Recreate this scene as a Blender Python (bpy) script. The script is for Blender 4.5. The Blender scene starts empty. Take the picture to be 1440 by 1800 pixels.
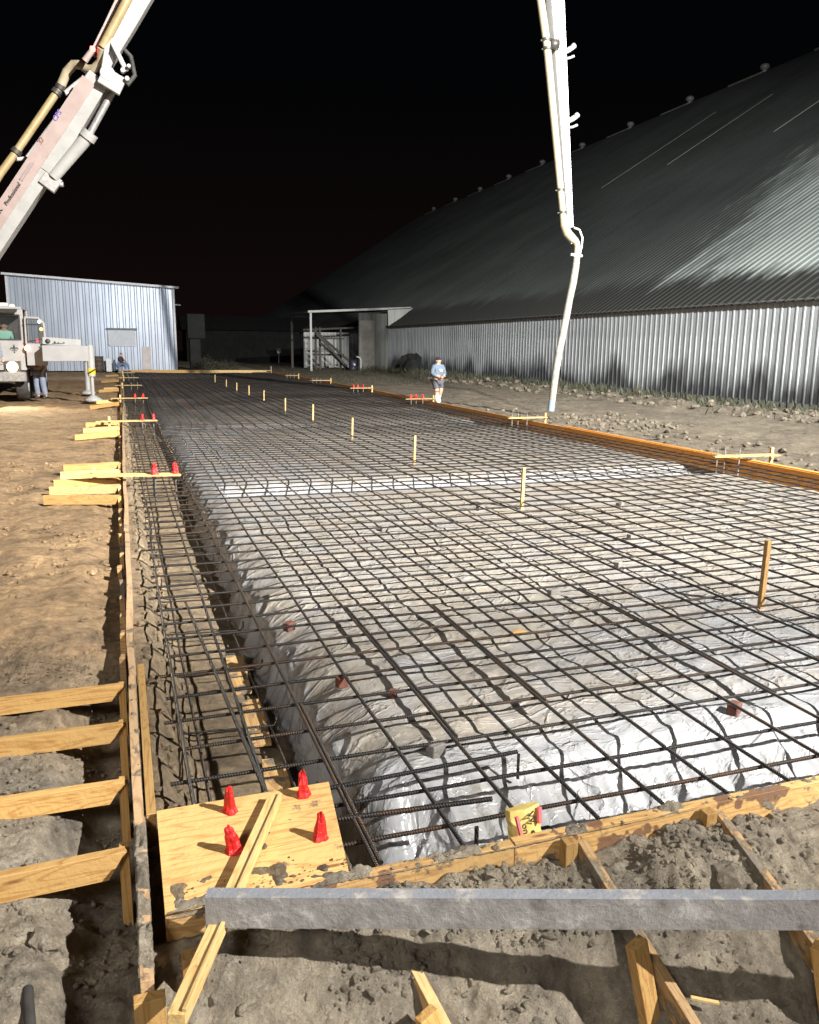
import bpy, bmesh, math, random
from mathutils import Vector, Matrix, Euler, noise
random.seed(7)
sc = bpy.context.scene
COL = sc.collection
pi = math.pi
V = Vector

# ------------------------------------------------------------------ camera
CAM_H = 1.74
cam_d = bpy.data.cameras.new('camera'); cam = bpy.data.objects.new('camera', cam_d); COL.objects.link(cam)
sc.camera = cam
cam_d.sensor_fit = 'HORIZONTAL'; cam_d.sensor_width = 36; cam_d.lens = 36.0
cam_d.clip_start = 0.05; cam_d.clip_end = 1000
CR = ((0.94411006, -0.05568439, 0.32489297), (-0.32947053, -0.19010385, 0.92482955), (0.01026483, -0.98018354, -0.19782533))
mw = Matrix.Identity(4)
for r in range(3):
    mw[r][0] = CR[r][0]; mw[r][1] = -CR[r][1]; mw[r][2] = -CR[r][2]
mw[2][3] = CAM_H
cam.matrix_world = mw

# ------------------------------------------------------------------ world (night)
world = bpy.data.worlds.new('World'); sc.world = world; world.use_nodes = True
wn = world.node_tree; bg = wn.nodes['Background']
tcw = wn.nodes.new('ShaderNodeTexCoord'); sepw = wn.nodes.new('ShaderNodeSeparateXYZ')
rmp = wn.nodes.new('ShaderNodeValToRGB')
wn.links.new(tcw.outputs['Generated'], sepw.inputs[0]); wn.links.new(sepw.outputs['Z'], rmp.inputs[0])
rmp.color_ramp.elements[0].position = 0.0; rmp.color_ramp.elements[0].color = (0.0060, 0.0030, 0.0028, 1)
rmp.color_ramp.elements[1].position = 0.28; rmp.color_ramp.elements[1].color = (0.0010, 0.0012, 0.0015, 1)
wn.links.new(rmp.outputs[0], bg.inputs['Color']); bg.inputs['Strength'].default_value = 1.0
sc.view_settings.view_transform = 'Standard'; sc.view_settings.look = 'None'
sc.view_settings.gamma = 1; sc.view_settings.use_curve_mapping = False
sc.view_settings.exposure = 0.0

# ------------------------------------------------------------------ lights of the site and added fills
def look_rot(p, q):
    return (V(q) - V(p)).to_track_quat('-Z', 'Y').to_euler()
def spot(name, p, q, watt, col, size, blend, rad):
    d = bpy.data.lights.new(name, 'SPOT'); d.energy = watt; d.color = col; d.spot_size = math.radians(size)
    d.spot_blend = blend; d.shadow_soft_size = rad
    o = bpy.data.objects.new(name, d); COL.objects.link(o); o.location = p; o.rotation_euler = look_rot(p, q)
    return o
# flood on the light tower standing behind and right of the photographer
spot('tower_floodlight', (16.5, -12.0, 17.5), (3.4, 21, 0), 238000, (1.0, 0.97, 0.925), 68, 1.0, 0.16)
# added soft fill on the photographer's left, opening the shadows a little
spot('shadow_fill', (-7.0, -7.0, 9.0), (1.5, 6, 0), 5200, (1.0, 0.94, 0.88), 80, 1.0, 1.6)
# added spot apart from the tower, brightening the warehouse wall and roof
spot('wall_fill', (6.0, -8.0, 14.0), (25, 37, 6), 125000, (0.97, 1.0, 0.98), 52, 1.0, 0.3)
# work light of the pump truck that washes the shed gable
spot('truck_worklight', (0.5, 41.0, 4.6), (-.2, 59, 2.0), 2500, (0.78, 0.88, 1.0), 92, 0.6, 0.2)
# yard lamp that reaches the boom, the truck and the warehouse front
spot('boom_worklight', (4.0, 8.0, 9.5), (2.5, 23, 7.5), 1000, (1.0, 0.93, 0.9), 110, 0.6, 0.15)

# ------------------------------------------------------------------ materials
def _n(nt, t, **k):
    n = nt.nodes.new(t)
    for a, b in k.items(): setattr(n, a, b)
    return n
def new_mat(name):
    m = bpy.data.materials.new(name); m.use_nodes = True
    return m, m.node_tree, m.node_tree.nodes['Principled BSDF']
def noise_n(nt, vec, scale, detail=6, rough=.6, dist=0):
    n = _n(nt, 'ShaderNodeTexNoise'); n.inputs['Scale'].default_value = scale
    n.inputs['Detail'].default_value = detail; n.inputs['Roughness'].default_value = rough
    n.inputs['Distortion'].default_value = dist
    if vec is not None: nt.links.new(vec, n.inputs['Vector'])
    return n
def ramp(nt, fac, stops):
    r = _n(nt, 'ShaderNodeValToRGB'); e = r.color_ramp.elements
    while len(e) < len(stops): e.new(0.5)
    for i, (p, c) in enumerate(stops):
        e[i].position = p; e[i].color = (c[0], c[1], c[2], 1) if hasattr(c, '__len__') else (c, c, c, 1)
    nt.links.new(fac, r.inputs[0]); return r
def mixc(nt, fac, a, b, mode='MIX'):
    m = _n(nt, 'ShaderNodeMix', data_type='RGBA', blend_type=mode)
    for s, v in ((0, fac), (6, a), (7, b)):
        if hasattr(v, 'is_linked') or hasattr(v, 'links'): nt.links.new(v, m.inputs[s])
        else: m.inputs[s].default_value = v if s == 0 else (v[0], v[1], v[2], 1)
    return m.outputs[2]
def mth(nt, op, a, b=None):
    m = _n(nt, 'ShaderNodeMath', operation=op)
    for i, v in enumerate((a, b)):
        if v is None: continue
        if hasattr(v, 'links'): nt.links.new(v, m.inputs[i])
        else: m.inputs[i].default_value = v
    return m.outputs[0]
def bump(nt, bsdf, h, dist, strength=1.0, prev=None):
    b = _n(nt, 'ShaderNodeBump'); b.inputs['Distance'].default_value = dist; b.inputs['Strength'].default_value = strength
    nt.links.new(h, b.inputs['Height'])
    if prev is not None: nt.links.new(prev, b.inputs['Normal'])
    nt.links.new(b.outputs[0], bsdf.inputs['Normal']); return b.outputs[0]
def mapping(nt, scale=(1, 1, 1), coord='Object', rnd=False):
    t = _n(nt, 'ShaderNodeTexCoord'); mp = _n(nt, 'ShaderNodeMapping'); mp.inputs['Scale'].default_value = scale
    nt.links.new(t.outputs[coord], mp.inputs[0])
    if rnd:
        oi = _n(nt, 'ShaderNodeObjectInfo'); cx = _n(nt, 'ShaderNodeCombineXYZ')
        mu = mth(nt, 'MULTIPLY', oi.outputs['Random'], 37.0)
        nt.links.new(mu, cx.inputs[0]); nt.links.new(mu, cx.inputs[1]); nt.links.new(mu, cx.inputs[2])
        nt.links.new(cx.outputs[0], mp.inputs['Location'])
    return mp.outputs[0]
def simple(name, c1, c2=None, scale=8, rough=.6, metal=0, bmp=0, bscale=40, lo=.35, hi=.65, rnd=True):
    m, nt, b = new_mat(name); vec = mapping(nt, rnd=rnd)
    if c2 is None: b.inputs['Base Color'].default_value = (*c1, 1)
    else:
        n = noise_n(nt, vec, scale); r = ramp(nt, n.outputs[0], [(lo, c1), (hi, c2)])
        nt.links.new(r.outputs[0], b.inputs['Base Color'])
    b.inputs['Roughness'].default_value = rough; b.inputs['Metallic'].default_value = metal
    if bmp:
        n2 = noise_n(nt, vec, bscale); bump(nt, b, n2.outputs[0], bmp)
    return m
def wood(name, base, dark, mud=0.0, mudcol=(.16, .135, .10), paint=0.0):
    m, nt, b = new_mat(name)
    vec = mapping(nt, (0.55, 5.0, 5.0), rnd=True); vec2 = mapping(nt, (1, 1, 1), rnd=True)
    warp = noise_n(nt, vec, 1.6, 3, .55, .6)
    rings = mth(nt, 'FRACT', mth(nt, 'MULTIPLY', warp.outputs[0], 13.0))
    r = ramp(nt, rings, [(0.0, dark), (0.28, base), (0.8, base), (1.0, dark)])
    fib = noise_n(nt, mapping(nt, (6, 160, 160), rnd=True), 1, 3, .6)
    c = mixc(nt, mth(nt, 'MULTIPLY', fib.outputs[0], .35), r.outputs[0], tuple(x * .55 for x in base))
    oi = _n(nt, 'ShaderNodeObjectInfo')
    tone = ramp(nt, oi.outputs['Random'], [(0, (.66, .64, .63)), (.5, (.95, .92, .88)), (1, (1.12, 1.07, .98))])
    c = mixc(nt, 1.0, c, tone.outputs[0], 'MULTIPLY')
    kn = _n(nt, 'ShaderNodeTexVoronoi'); kn.inputs['Scale'].default_value = 1.0; nt.links.new(mapping(nt, (2.2, 9, 9), rnd=True), kn.inputs['Vector'])
    kr = ramp(nt, kn.outputs['Distance'], [(.05, 1), (.11, 0)])
    c = mixc(nt, kr.outputs[0], c, (base[0] * .35, base[1] * .25, base[2] * .2))
    if paint:
        pn = noise_n(nt, vec2, 7, 3, .5); pr_ = ramp(nt, pn.outputs[0], [(.56, 0), (.58, 1)])
        c = mixc(nt, mth(nt, 'MULTIPLY', pr_.outputs[0], paint), c, (.12, .055, .035))
    b.inputs['Roughness'].default_value = .72
    if mud:
        mn = noise_n(nt, vec2, 5.5, 9, .68); lo = .70 - mud * .35
        mr = ramp(nt, mn.outputs[0], [(lo, 0), (lo + .05, 1)])
        mc = noise_n(nt, vec2, 40, 5); mcr = ramp(nt, mc.outputs[0], [(.3, tuple(x * .7 for x in mudcol)), (.7, tuple(x * 1.25 for x in mudcol))])
        c = mixc(nt, mr.outputs[0], c, mcr.outputs[0])
        pv = bump(nt, b, mr.outputs[0], .003)
        bump(nt, b, mc.outputs[0], .004, 1, pv)
    else:
        bump(nt, b, fib.outputs[0], .0008)
    nt.links.new(c, b.inputs['Base Color'])
    return m
W_NEW = wood('new_pine', (.52, .325, .115), (.37, .19, .05), .14)
W_PALE = wood('pale_pine', (.60, .44, .20), (.47, .29, .10), .08)
W_MUD = wood('muddy_pine', (.50, .33, .15), (.34, .19, .075), .55)
W_FORM = wood('form_lumber', (.46, .32, .19), (.32, .20, .11), .40)
W_FRONT = wood('front_form_lumber', (.52, .34, .14), (.36, .20, .075), .42, paint=.85)
W_ORANGE = wood('oiled_orange_lumber', (.80, .36, .07), (.58, .22, .04), .06)
W_PLY = wood('plywood_face', (.64, .42, .17), (.47, .25, .085), .22)
W_OLD = wood('weathered_timber', (.07, .062, .052), (.035, .03, .026), 0)
RED = simple('red_tape', (.62, .012, .01), (.36, .006, .008), 26, .42, 0, .010, 45)
STEEL_W = simple('white_boom_paint', (.34, .335, .32), (.28, .275, .26), 3, .38)
STEEL_P = simple('warm_white_paint', (.33, .262, .24), (.28, .215, .195), 3, .4)
PIPE_T = simple('tan_delivery_pipe', (.34, .26, .14), (.27, .195, .09), 5, .45, .1)
PIPE_C = simple('cream_delivery_pipe', (.36, .31, .21), (.30, .25, .165), 5, .5)
DARKM = simple('dark_iron', (.05, .047, .042), (.09, .08, .07), 12, .5, .5)
BLACK = simple('black_rubber', (.018, .018, .018), (.05, .045, .04), 9, .75)
GREYM = simple('grey_metal', (.30, .29, .28), (.20, .19, .18), 14, .5, .4)
PINK = simple('faded_red_decal', (.72, .16, .18), None, rough=.5)
BLUE = simple('violet_ink', (.12, .09, .35), None, rough=.5)
INK = simple('black_ink', (.03, .028, .026), None, rough=.5)
YEL = simple('hazard_yellow', (.75, .48, .02), None, rough=.5)
WHITE_P = simple('white_plastic', (.58, .59, .6), (.48, .48, .48), 6, .5)
CONC = simple('old_concrete', (.20, .19, .17), (.12, .115, .10), 6, .9, 0, .02, 30)
REDBR = simple('red_block', (.15, .055, .035), (.10, .04, .03), 12, .85, 0, .01, 60)
GREYBR = simple('grey_block', (.20, .19, .17), (.13, .12, .11), 12, .9, 0, .01, 60)
SKIN = simple('skin', (.50, .30, .21), None, rough=.55)
SCREED = None
def make_screed_mat():
    m, nt, b = new_mat('mud_caked_magnesium'); vec = mapping(nt)
    n = noise_n(nt, vec, 9, 9, .65); r = ramp(nt, n.outputs[0], [(.34, (.12, .11, .10)), (.46, (.23, .22, .21)), (.58, (.27, .26, .25)), (.64, (.40, .39, .375))])
    st = noise_n(nt, mapping(nt, (3, 1, 40)), 1, 4); c = mixc(nt, mth(nt, 'MULTIPLY', st.outputs[0], .4), r.outputs[0], (.13, .12, .11))
    ge = _n(nt, 'ShaderNodeNewGeometry'); sp = _n(nt, 'ShaderNodeSeparateXYZ'); nt.links.new(ge.outputs['Normal'], sp.inputs[0])
    wn_ = noise_n(nt, mapping(nt, (5, 20, 5)), 1, 4); thr = ramp(nt, mth(nt, 'ADD', sp.outputs['Z'], mth(nt, 'MULTIPLY', wn_.outputs[0], .9)), [(1.08, 0), (1.3, 1)])
    thr.color_ramp.elements[0].position = .98; thr.color_ramp.elements[1].position = 1.0
    f = mth(nt, 'GREATER_THAN', sp.outputs['Z'], .5); f2 = mth(nt, 'MULTIPLY', f, mth(nt, 'LESS_THAN', n.outputs[0], .56))
    c = mixc(nt, f2, c, (.31, .325, .36)); nt.links.new(c, b.inputs['Base Color'])  # bare metal on top, with its bluish highlight put into the colour
    nt.links.new(mth(nt, 'MULTIPLY', f2, .35), b.inputs['Metallic'])
    nt.links.new(mth(nt, 'SUBTRACT', .85, mth(nt, 'MULTIPLY', f2, .47)), b.inputs['Roughness'])
    n2 = noise_n(nt, vec, 45, 9, .7); p = bump(nt, b, n2.outputs[0], .004); bump(nt, b, n.outputs[0], .008, 1, p)
    return m
SCREED = make_screed_mat()

def make_soil():
    m, nt, b = new_mat('clay_soil'); t = _n(nt, 'ShaderNodeNewGeometry'); vec = t.outputs['Position']
    a = noise_n(nt, vec, .9, 8, .6); f = noise_n(nt, vec, 14, 10, .72); g = noise_n(nt, vec, 120, 6, .75)
    r = ramp(nt, f.outputs[0], [(.28, (.18, .158, .122)), (.5, (.32, .285, .225)), (.72, (.47, .425, .34))])
    sep = _n(nt, 'ShaderNodeSeparateXYZ'); nt.links.new(vec, sep.inputs[0])
    # headlights' warm cast on the left yard put into the colour, greyer clay in front
    xf = ramp(nt, mth(nt, 'ADD', mth(nt, 'MULTIPLY', sep.outputs['Y'], .125), mth(nt, 'MULTIPLY', a.outputs[0], .35)), [(.60, 0), (.88, 1)])
    xl = mth(nt, 'LESS_THAN', sep.outputs['X'], 0.0)
    c = mixc(nt, mth(nt, 'MULTIPLY', mth(nt, 'MULTIPLY', xf.outputs[0], xl), .9), r.outputs[0], (.98, .74, .50), 'MULTIPLY')
    tr_ = mth(nt, 'MULTIPLY', mth(nt, 'MULTIPLY', mth(nt, 'GREATER_THAN', sep.outputs['X'], .0), mth(nt, 'LESS_THAN', sep.outputs['X'], 1.2)), mth(nt, 'GREATER_THAN', sep.outputs['Y'], 2.4))
    c = mixc(nt, tr_, c, (.80, .71, .60), 'MULTIPLY')
    c = mixc(nt, mth(nt, 'GREATER_THAN', sep.outputs['X'], 9.6), c, (.55, .54, .53), 'MULTIPLY')  # right strip darkened in the colour to offset the warehouse spot's light
    ar = ramp(nt, a.outputs[0], [(.35, (.80, .78, .76)), (.65, (1.15, 1.12, 1.1))]); c = mixc(nt, 1, c, ar.outputs[0], 'MULTIPLY')
    vo = _n(nt, 'ShaderNodeTexVoronoi'); vo.inputs['Scale'].default_value = 55; nt.links.new(vec, vo.inputs['Vector'])
    pb = ramp(nt, vo.outputs['Color'], [(.90, 0), (.93, 1)]); c = mixc(nt, mth(nt, 'MULTIPLY', pb.outputs[0], .35), c, (.42, .39, .33))
    mo = noise_n(nt, vec, 3.2, 7, .7, .5); mr_ = ramp(nt, mo.outputs[0], [(.34, (.55, .55, .57)), (.48, (.95, .94, .93)), (.66, (1.28, 1.25, 1.2))]); c = mixc(nt, 1, c, mr_.outputs[0], 'MULTIPLY')
    nt.links.new(c, b.inputs['Base Color']); b.inputs['Roughness'].default_value = .88
    b.inputs['Specular IOR Level'].default_value = .25
    cr = _n(nt, 'ShaderNodeTexVoronoi', feature='DISTANCE_TO_EDGE'); cr.inputs['Scale'].default_value = 7
    wv = _n(nt, 'ShaderNodeVectorMath', operation='ADD'); nt.links.new(vec, wv.inputs[0])
    sv = _n(nt, 'ShaderNodeVectorMath', operation='SCALE'); nt.links.new(f.outputs['Color'], sv.inputs[0]); sv.inputs['Scale'].default_value = .16
    nt.links.new(sv.outputs[0], wv.inputs[1]); nt.links.new(wv.outputs[0], cr.inputs['Vector'])
    crr = ramp(nt, cr.outputs['Distance'], [(0, 0), (.05, 1)])
    clump = _n(nt, 'ShaderNodeTexVoronoi', feature='F1'); clump.inputs['Scale'].default_value = 85; nt.links.new(wv.outputs[0], clump.inputs['Vector'])
    p = bump(nt, b, f.outputs[0], .014)
    cl = mth(nt, 'MULTIPLY', clump.outputs['Distance'], -1.0)
    p = bump(nt, b, cl, .006, 1, p)
    p = bump(nt, b, g.outputs[0], .007, 1, p)
    p = bump(nt, b, crr.outputs[0], .003, .6, p)
    return m
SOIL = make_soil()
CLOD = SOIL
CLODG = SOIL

def make_plastic():
    m, nt, b = new_mat('muddy_polythene'); t = _n(nt, 'ShaderNodeTexCoord'); vec = t.outputs['Object']
    at = _n(nt, 'ShaderNodeAttribute', attribute_name='dirt')
    n = noise_n(nt, vec, 2.6, 8, .66); n2 = noise_n(nt, vec, 16, 8, .7); n3 = noise_n(nt, vec, .6, 3)
    s = mth(nt, 'ADD', mth(nt, 'MULTIPLY', n.outputs[0], .62), mth(nt, 'MULTIPLY', n2.outputs[0], .38))
    s = mth(nt, 'ADD', s, mth(nt, 'MULTIPLY', mth(nt, 'SUBTRACT', at.outputs['Fac'], .5), .42))
    s = mth(nt, 'ADD', s, mth(nt, 'MULTIPLY', mth(nt, 'SUBTRACT', n3.outputs[0], .5), .25))
    fac = ramp(nt, s, [(.36, 0), (.57, .92)])
    dc = ramp(nt, n2.outputs[0], [(.3, (.165, .140, .108)), (.7, (.31, .28, .235))])
    c = mixc(nt, fac.outputs[0], (.285, .288, .295), dc.outputs[0])
    nt.links.new(c, b.inputs['Base Color'])
    rr = ramp(nt, fac.outputs[0], [(0, .22), (1, .60)]); nt.links.new(rr.outputs[0], b.inputs['Roughness'])
    w1 = noise_n(nt, mapping(nt, (2.2, 3.6, 2.2)), 1, 4, .5, 1.0); ridg = mth(nt, 'ABSOLUTE', mth(nt, 'SUBTRACT', w1.outputs[0], .5))
    w2 = noise_n(nt, mapping(nt, (7, 12, 5)), 1, 3, .5, .8); rid2 = mth(nt, 'ABSOLUTE', mth(nt, 'SUBTRACT', w2.outputs[0], .5))
    p = bump(nt, b, mth(nt, 'MINIMUM', ridg, .06), -.16, .9); p = bump(nt, b, mth(nt, 'MINIMUM', rid2, .05), -.05, .8, p)
    w3 = noise_n(nt, vec, 60, 5, .7); bump(nt, b, mth(nt, 'MULTIPLY', w3.outputs[0], fac.outputs[0]), .004, .8, p)
    return m
PLASTIC = make_plastic()

def make_rebar(name, axis):
    m, nt, b = new_mat(name); t = _n(nt, 'ShaderNodeTexCoord'); vec = t.outputs['Object']
    n = noise_n(nt, vec, 3, 5); oi = _n(nt, 'ShaderNodeObjectInfo')
    s = mth(nt, 'ADD', n.outputs[0], mth(nt, 'MULTIPLY', mth(nt, 'SUBTRACT', oi.outputs['Random'], .5), .35))
    r = ramp(nt, s, [(.38, (.030, .029, .030)), (.58, (.042, .036, .032)), (.76, (.085, .052, .034))])
    nt.links.new(r.outputs[0], b.inputs['Base Color']); b.inputs['Roughness'].default_value = .42; b.inputs['Metallic'].default_value = .45
    sp = _n(nt, 'ShaderNodeSeparateXYZ'); nt.links.new(vec, sp.inputs[0])
    q = mth(nt, 'SINE', mth(nt, 'ADD', mth(nt, 'MULTIPLY', sp.outputs[axis], 2 * pi / .0115), mth(nt, 'MULTIPLY', sp.outputs['Z'], 180)))
    bump(nt, b, q, .0022)
    return m
RB_Y = make_rebar('rusty_rebar', 'Y'); RB_X = make_rebar('dark_rebar', 'X')

def make_tin(name, c1, c2, rough, metal, streak_axis='Z', stain=None):
    m, nt, b = new_mat(name); sc_ = (7, 7, .35) if streak_axis == 'Z' else (.25, 4, .25)
    n = noise_n(nt, mapping(nt, sc_), 1, 5); n2 = noise_n(nt, mapping(nt), .35, 6, .6)
    s = mth(nt, 'ADD', mth(nt, 'MULTIPLY', n.outputs[0], .55), mth(nt, 'MULTIPLY', n2.outputs[0], .45))
    r = ramp(nt, s, [(.36, c1), (.6, c2)]); c = r.outputs[0]
    if stain:
        t = _n(nt, 'ShaderNodeTexCoord'); sp = _n(nt, 'ShaderNodeSeparateXYZ'); nt.links.new(t.outputs['Object'], sp.inputs[0])
        n3 = noise_n(nt, mapping(nt, (.45, .45, .15)), 1, 4); n4 = noise_n(nt, mapping(nt, (4, 4, .5)), 1, 3)
        h = mth(nt, 'ADD', mth(nt, 'ADD', sp.outputs['Z'], mth(nt, 'MULTIPLY', n3.outputs[0], -3.6)), mth(nt, 'MULTIPLY', n4.outputs[0], -1.0))
        f = ramp(nt, mth(nt, 'ADD', mth(nt, 'MULTIPLY', h, .5), 1.0), [(.02, 1), (.44, 0)])
        c = mixc(nt, mth(nt, 'MULTIPLY', f.outputs[0], stain), c, (.018, .018, .02))
    nt.links.new(c, b.inputs['Base Color']); b.inputs['Roughness'].default_value = rough; b.inputs['Metallic'].default_value = metal
    return m
TIN_WALL = make_tin('galvanised_siding', (.32, .33, .34), (.48, .49, .50), .55, .15, 'Z', .88)
TIN_SHED = make_tin('bluish_siding', (.27, .30, .35), (.38, .42, .48), .34, .25)
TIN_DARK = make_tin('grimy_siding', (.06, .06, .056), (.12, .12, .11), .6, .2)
TIN_BACK = make_tin('pale_siding', (.30, .30, .28), (.42, .42, .40), .5, .2)
def make_roof():
    m, nt, b = new_mat('weathered_roof_tin'); t = _n(nt, 'ShaderNodeTexCoord')
    n = noise_n(nt, mapping(nt, (.06, 2.2, .06)), 1, 5); n2 = noise_n(nt, mapping(nt, (.12, .10, .12)), 1, 6, .65)
    s = mth(nt, 'ADD', mth(nt, 'MULTIPLY', n.outputs[0], .35), mth(nt, 'MULTIPLY', n2.outputs[0], .65))
    r = ramp(nt, s, [(.35, (.030, .033, .031)), (.65, (.060, .064, .061))])
    # sooty band along the eave and the lit patch near the front end painted as a pale area
    gp = _n(nt, 'ShaderNodeNewGeometry'); sp = _n(nt, 'ShaderNodeSeparateXYZ'); nt.links.new(gp.outputs['Position'], sp.inputs[0])
    n3 = noise_n(nt, mapping(nt, (.28, 1.1, .28)), 1, 6, .7); n4 = noise_n(nt, mapping(nt, (.2, 5.0, .2)), 1, 3)
    nn = mth(nt, 'ADD', mth(nt, 'MULTIPLY', n3.outputs[0], .7), mth(nt, 'MULTIPLY', n4.outputs[0], .3))
    e = ramp(nt, mth(nt, 'SUBTRACT', mth(nt, 'MULTIPLY', sp.outputs['Z'], .10), mth(nt, 'MULTIPLY', nn, .30)), [(.27, 1), (.33, 0)])
    bd = mth(nt, 'SUBTRACT', sp.outputs['Y'], mth(nt, 'MULTIPLY', sp.outputs['Z'], .75))
    yb = ramp(nt, mth(nt, 'ADD', mth(nt, 'MULTIPLY', bd, .02), mth(nt, 'MULTIPLY', nn, .36)), [(.60, 1), (.70, 0)])
    zb = ramp(nt, mth(nt, 'ADD', mth(nt, 'MULTIPLY', sp.outputs['Z'], .05), mth(nt, 'MULTIPLY', nn, .3)), [(.66, 1), (.76, 0)])
    pale = mth(nt, 'MULTIPLY', yb.outputs[0], zb.outputs[0])
    c = mixc(nt, pale, r.outputs[0], (.23, .25, .235)); c = mixc(nt, e.outputs[0], c, (.024, .024, .022))
    nt.links.new(c, b.inputs['Base Color']); b.inputs['Roughness'].default_value = .8; b.inputs['Specular IOR Level'].default_value = .15
    return m
ROOF = make_roof()
LOW_LIT = simple('low_lit_black', (.006, .006, .006), (.014, .014, .013), 2, .9)  # low light on far things put into a near-black colour
GRASS = simple('night_grass', (.028, .031, .015), (.058, .056, .03), 6, .7, rnd=False)

def emis(name, col, s):
    m, nt, b = new_mat(name); b.inputs['Emission Color'].default_value = (*col, 1); b.inputs['Emission Strength'].default_value = s
    b.inputs['Base Color'].default_value = (*col, 1); return m
def glass(name, tint=(.8, .85, .85), a=.22):
    m, nt, b = new_mat(name)
    b.inputs['Base Color'].default_value = (*tint, 1); b.inputs['Roughness'].default_value = .04
    b.inputs['Alpha'].default_value = a; return m
GLASS = glass('cab_glass', (.03, .035, .035), .25)

# ------------------------------------------------------------------ mesh helpers
class MB:
    def __init__(s): s.v = []; s.f = []; s.smooth = []; s.m = []
    def add(s, vs, fs, sm=False, mi=0):
        o = len(s.v); s.v += [tuple(v) for v in vs]; s.f += [tuple(i + o for i in f) for f in fs]
        s.smooth += [sm] * len(fs); s.m += [mi] * len(fs); return s
    def box(s, c, d, rot=None, mi=0):
        c = V(c); hx, hy, hz = d[0] / 2, d[1] / 2, d[2] / 2; R_ = Euler(rot).to_matrix() if rot else None
        vs = []
        for x in (-hx, hx):
            for y in (-hy, hy):
                for z in (-hz, hz):
                    p = V((x, y, z)); p = R_ @ p if R_ else p; vs.append(c + p)
        return s.add(vs, [(0, 1, 3, 2), (4, 6, 7, 5), (0, 4, 5, 1), (2, 3, 7, 6), (0, 2, 6, 4), (1, 5, 7, 3)], mi=mi)
    def beam(s, p, q, w, h, up=(0, 0, 1), w2=None, h2=None, mi=0):
        p, q = V(p), V(q); d = (q - p).normalized(); sd = d.cross(V(up)).normalized(); u = sd.cross(d)
        w2 = w if w2 is None else w2; h2 = h if h2 is None else h2; vs = []
        for c, a, b in ((p, w, h), (q, w2, h2)):
            for i, j in ((-1, -1), (1, -1), (1, 1), (-1, 1)): vs.append(c + sd * i * a / 2 + u * j * b / 2)
        return s.add(vs, [(3, 2, 1, 0), (4, 5, 6, 7), (0, 1, 5, 4), (1, 2, 6, 5), (2, 3, 7, 6), (3, 0, 4, 7)], mi=mi)
    def tube(s, pts, r, n=8, caps=True, mi=0):
        pts = [V(p) for p in pts]; rs = r if hasattr(r, '__len__') else [r] * len(pts); vs = []; fs = []
        d0 = (pts[1] - pts[0]).normalized(); a = d0.orthogonal().normalized()
        for i, p in enumerate(pts):
            d = (pts[min(i + 1, len(pts) - 1)] - pts[max(i - 1, 0)]).normalized()
            a = (a - d * a.dot(d)).normalized(); b = d.cross(a)
            for k in range(n):
                t = 2 * pi * k / n; vs.append(p + (a * math.cos(t) + b * math.sin(t)) * rs[i])
        for i in range(len(pts) - 1):
            for k in range(n):
                k2 = (k + 1) % n; fs.append((i * n + k, i * n + k2, (i + 1) * n + k2, (i + 1) * n + k))
        s.add(vs, fs, True, mi)
        if caps:
            s.add([vs[k] for k in range(n)], [tuple(range(n - 1, -1, -1))], mi=mi)
            s.add([vs[(len(pts) - 1) * n + k] for k in range(n)], [tuple(range(n))], mi=mi)
        return s
    def lathe(s, c, prof, n=16, axis='Z', mi=0):
        c = V(c); vs = []; fs = []
        for r, z in prof:
            for k in range(n):
                t = 2 * pi * k / n; a, b = r * math.cos(t), r * math.sin(t)
                vs.append(c + (V((a, b, z)) if axis == 'Z' else V((a, z, b)) if axis == 'Y' else V((z, a, b))))
        for i in range(len(prof) - 1):
            for k in range(n):
                k2 = (k + 1) % n; fs.append((i * n + k, i * n + k2, (i + 1) * n + k2, (i + 1) * n + k))
        return s.add(vs, fs, True, mi)
    def prism(s, poly, y0, y1, mi=0):     # poly in (x,z)
        n = len(poly); vs = [(x, y0, z) for x, z in poly] + [(x, y1, z) for x, z in poly]
        fs = [tuple(range(n)), tuple(range(2 * n - 1, n - 1, -1))] + [(i, i + n, (i + 1) % n + n, (i + 1) % n) for i in range(n)]
        return s.add(vs, fs, mi=mi)
    def mesh(s, name, mats, fix=True, bevel=0):
        me = bpy.data.meshes.new(name); me.from_pydata(s.v, [], s.f)
        me.polygons.foreach_set('use_smooth', s.smooth); me.polygons.foreach_set('material_index', s.m)
        for m in (mats if isinstance(mats, (list, tuple)) else [mats]): me.materials.append(m)
        if fix:
            bm = bmesh.new(); bm.from_mesh(me); bmesh.ops.recalc_face_normals(bm, faces=bm.faces[:])
            if bevel:
                bmesh.ops.remove_doubles(bm, verts=bm.verts[:], dist=1e-5)
                bmesh.ops.bevel(bm, geom=bm.edges[:], offset=bevel, segments=1, affect='EDGES')
            bm.to_mesh(me); bm.free()
        return me
    def obj(s, name, mats, parent=None, loc=None, bevel=0, fix=True):
        return link(name, s.mesh(name, mats, fix, bevel), parent, loc)
def link(name, data, parent=None, loc=None):
    o = bpy.data.objects.new(name, data); COL.objects.link(o)
    if parent: o.parent = parent
    if loc: o.location = loc
    return o
def tag(o, label=None, cat=None, group=None, kind=None):
    for k, v in (('label', label), ('category', cat), ('group', group), ('kind', kind)):
        if v: o[k] = v
    return o
def thing(name, loc, label, cat, group=None, rz=0):
    o = bpy.data.objects.new(name, None); COL.objects.link(o); o.location = loc; o.rotation_euler = (0, 0, rz)
    o.empty_display_size = .2
    return tag(o, label, cat, group)
def copy_tree(o, parent=None, name=None):
    c = o.copy(); COL.objects.link(c); c.parent = parent
    for ch in list(o.children): copy_tree(ch, c)
    return c
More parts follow.
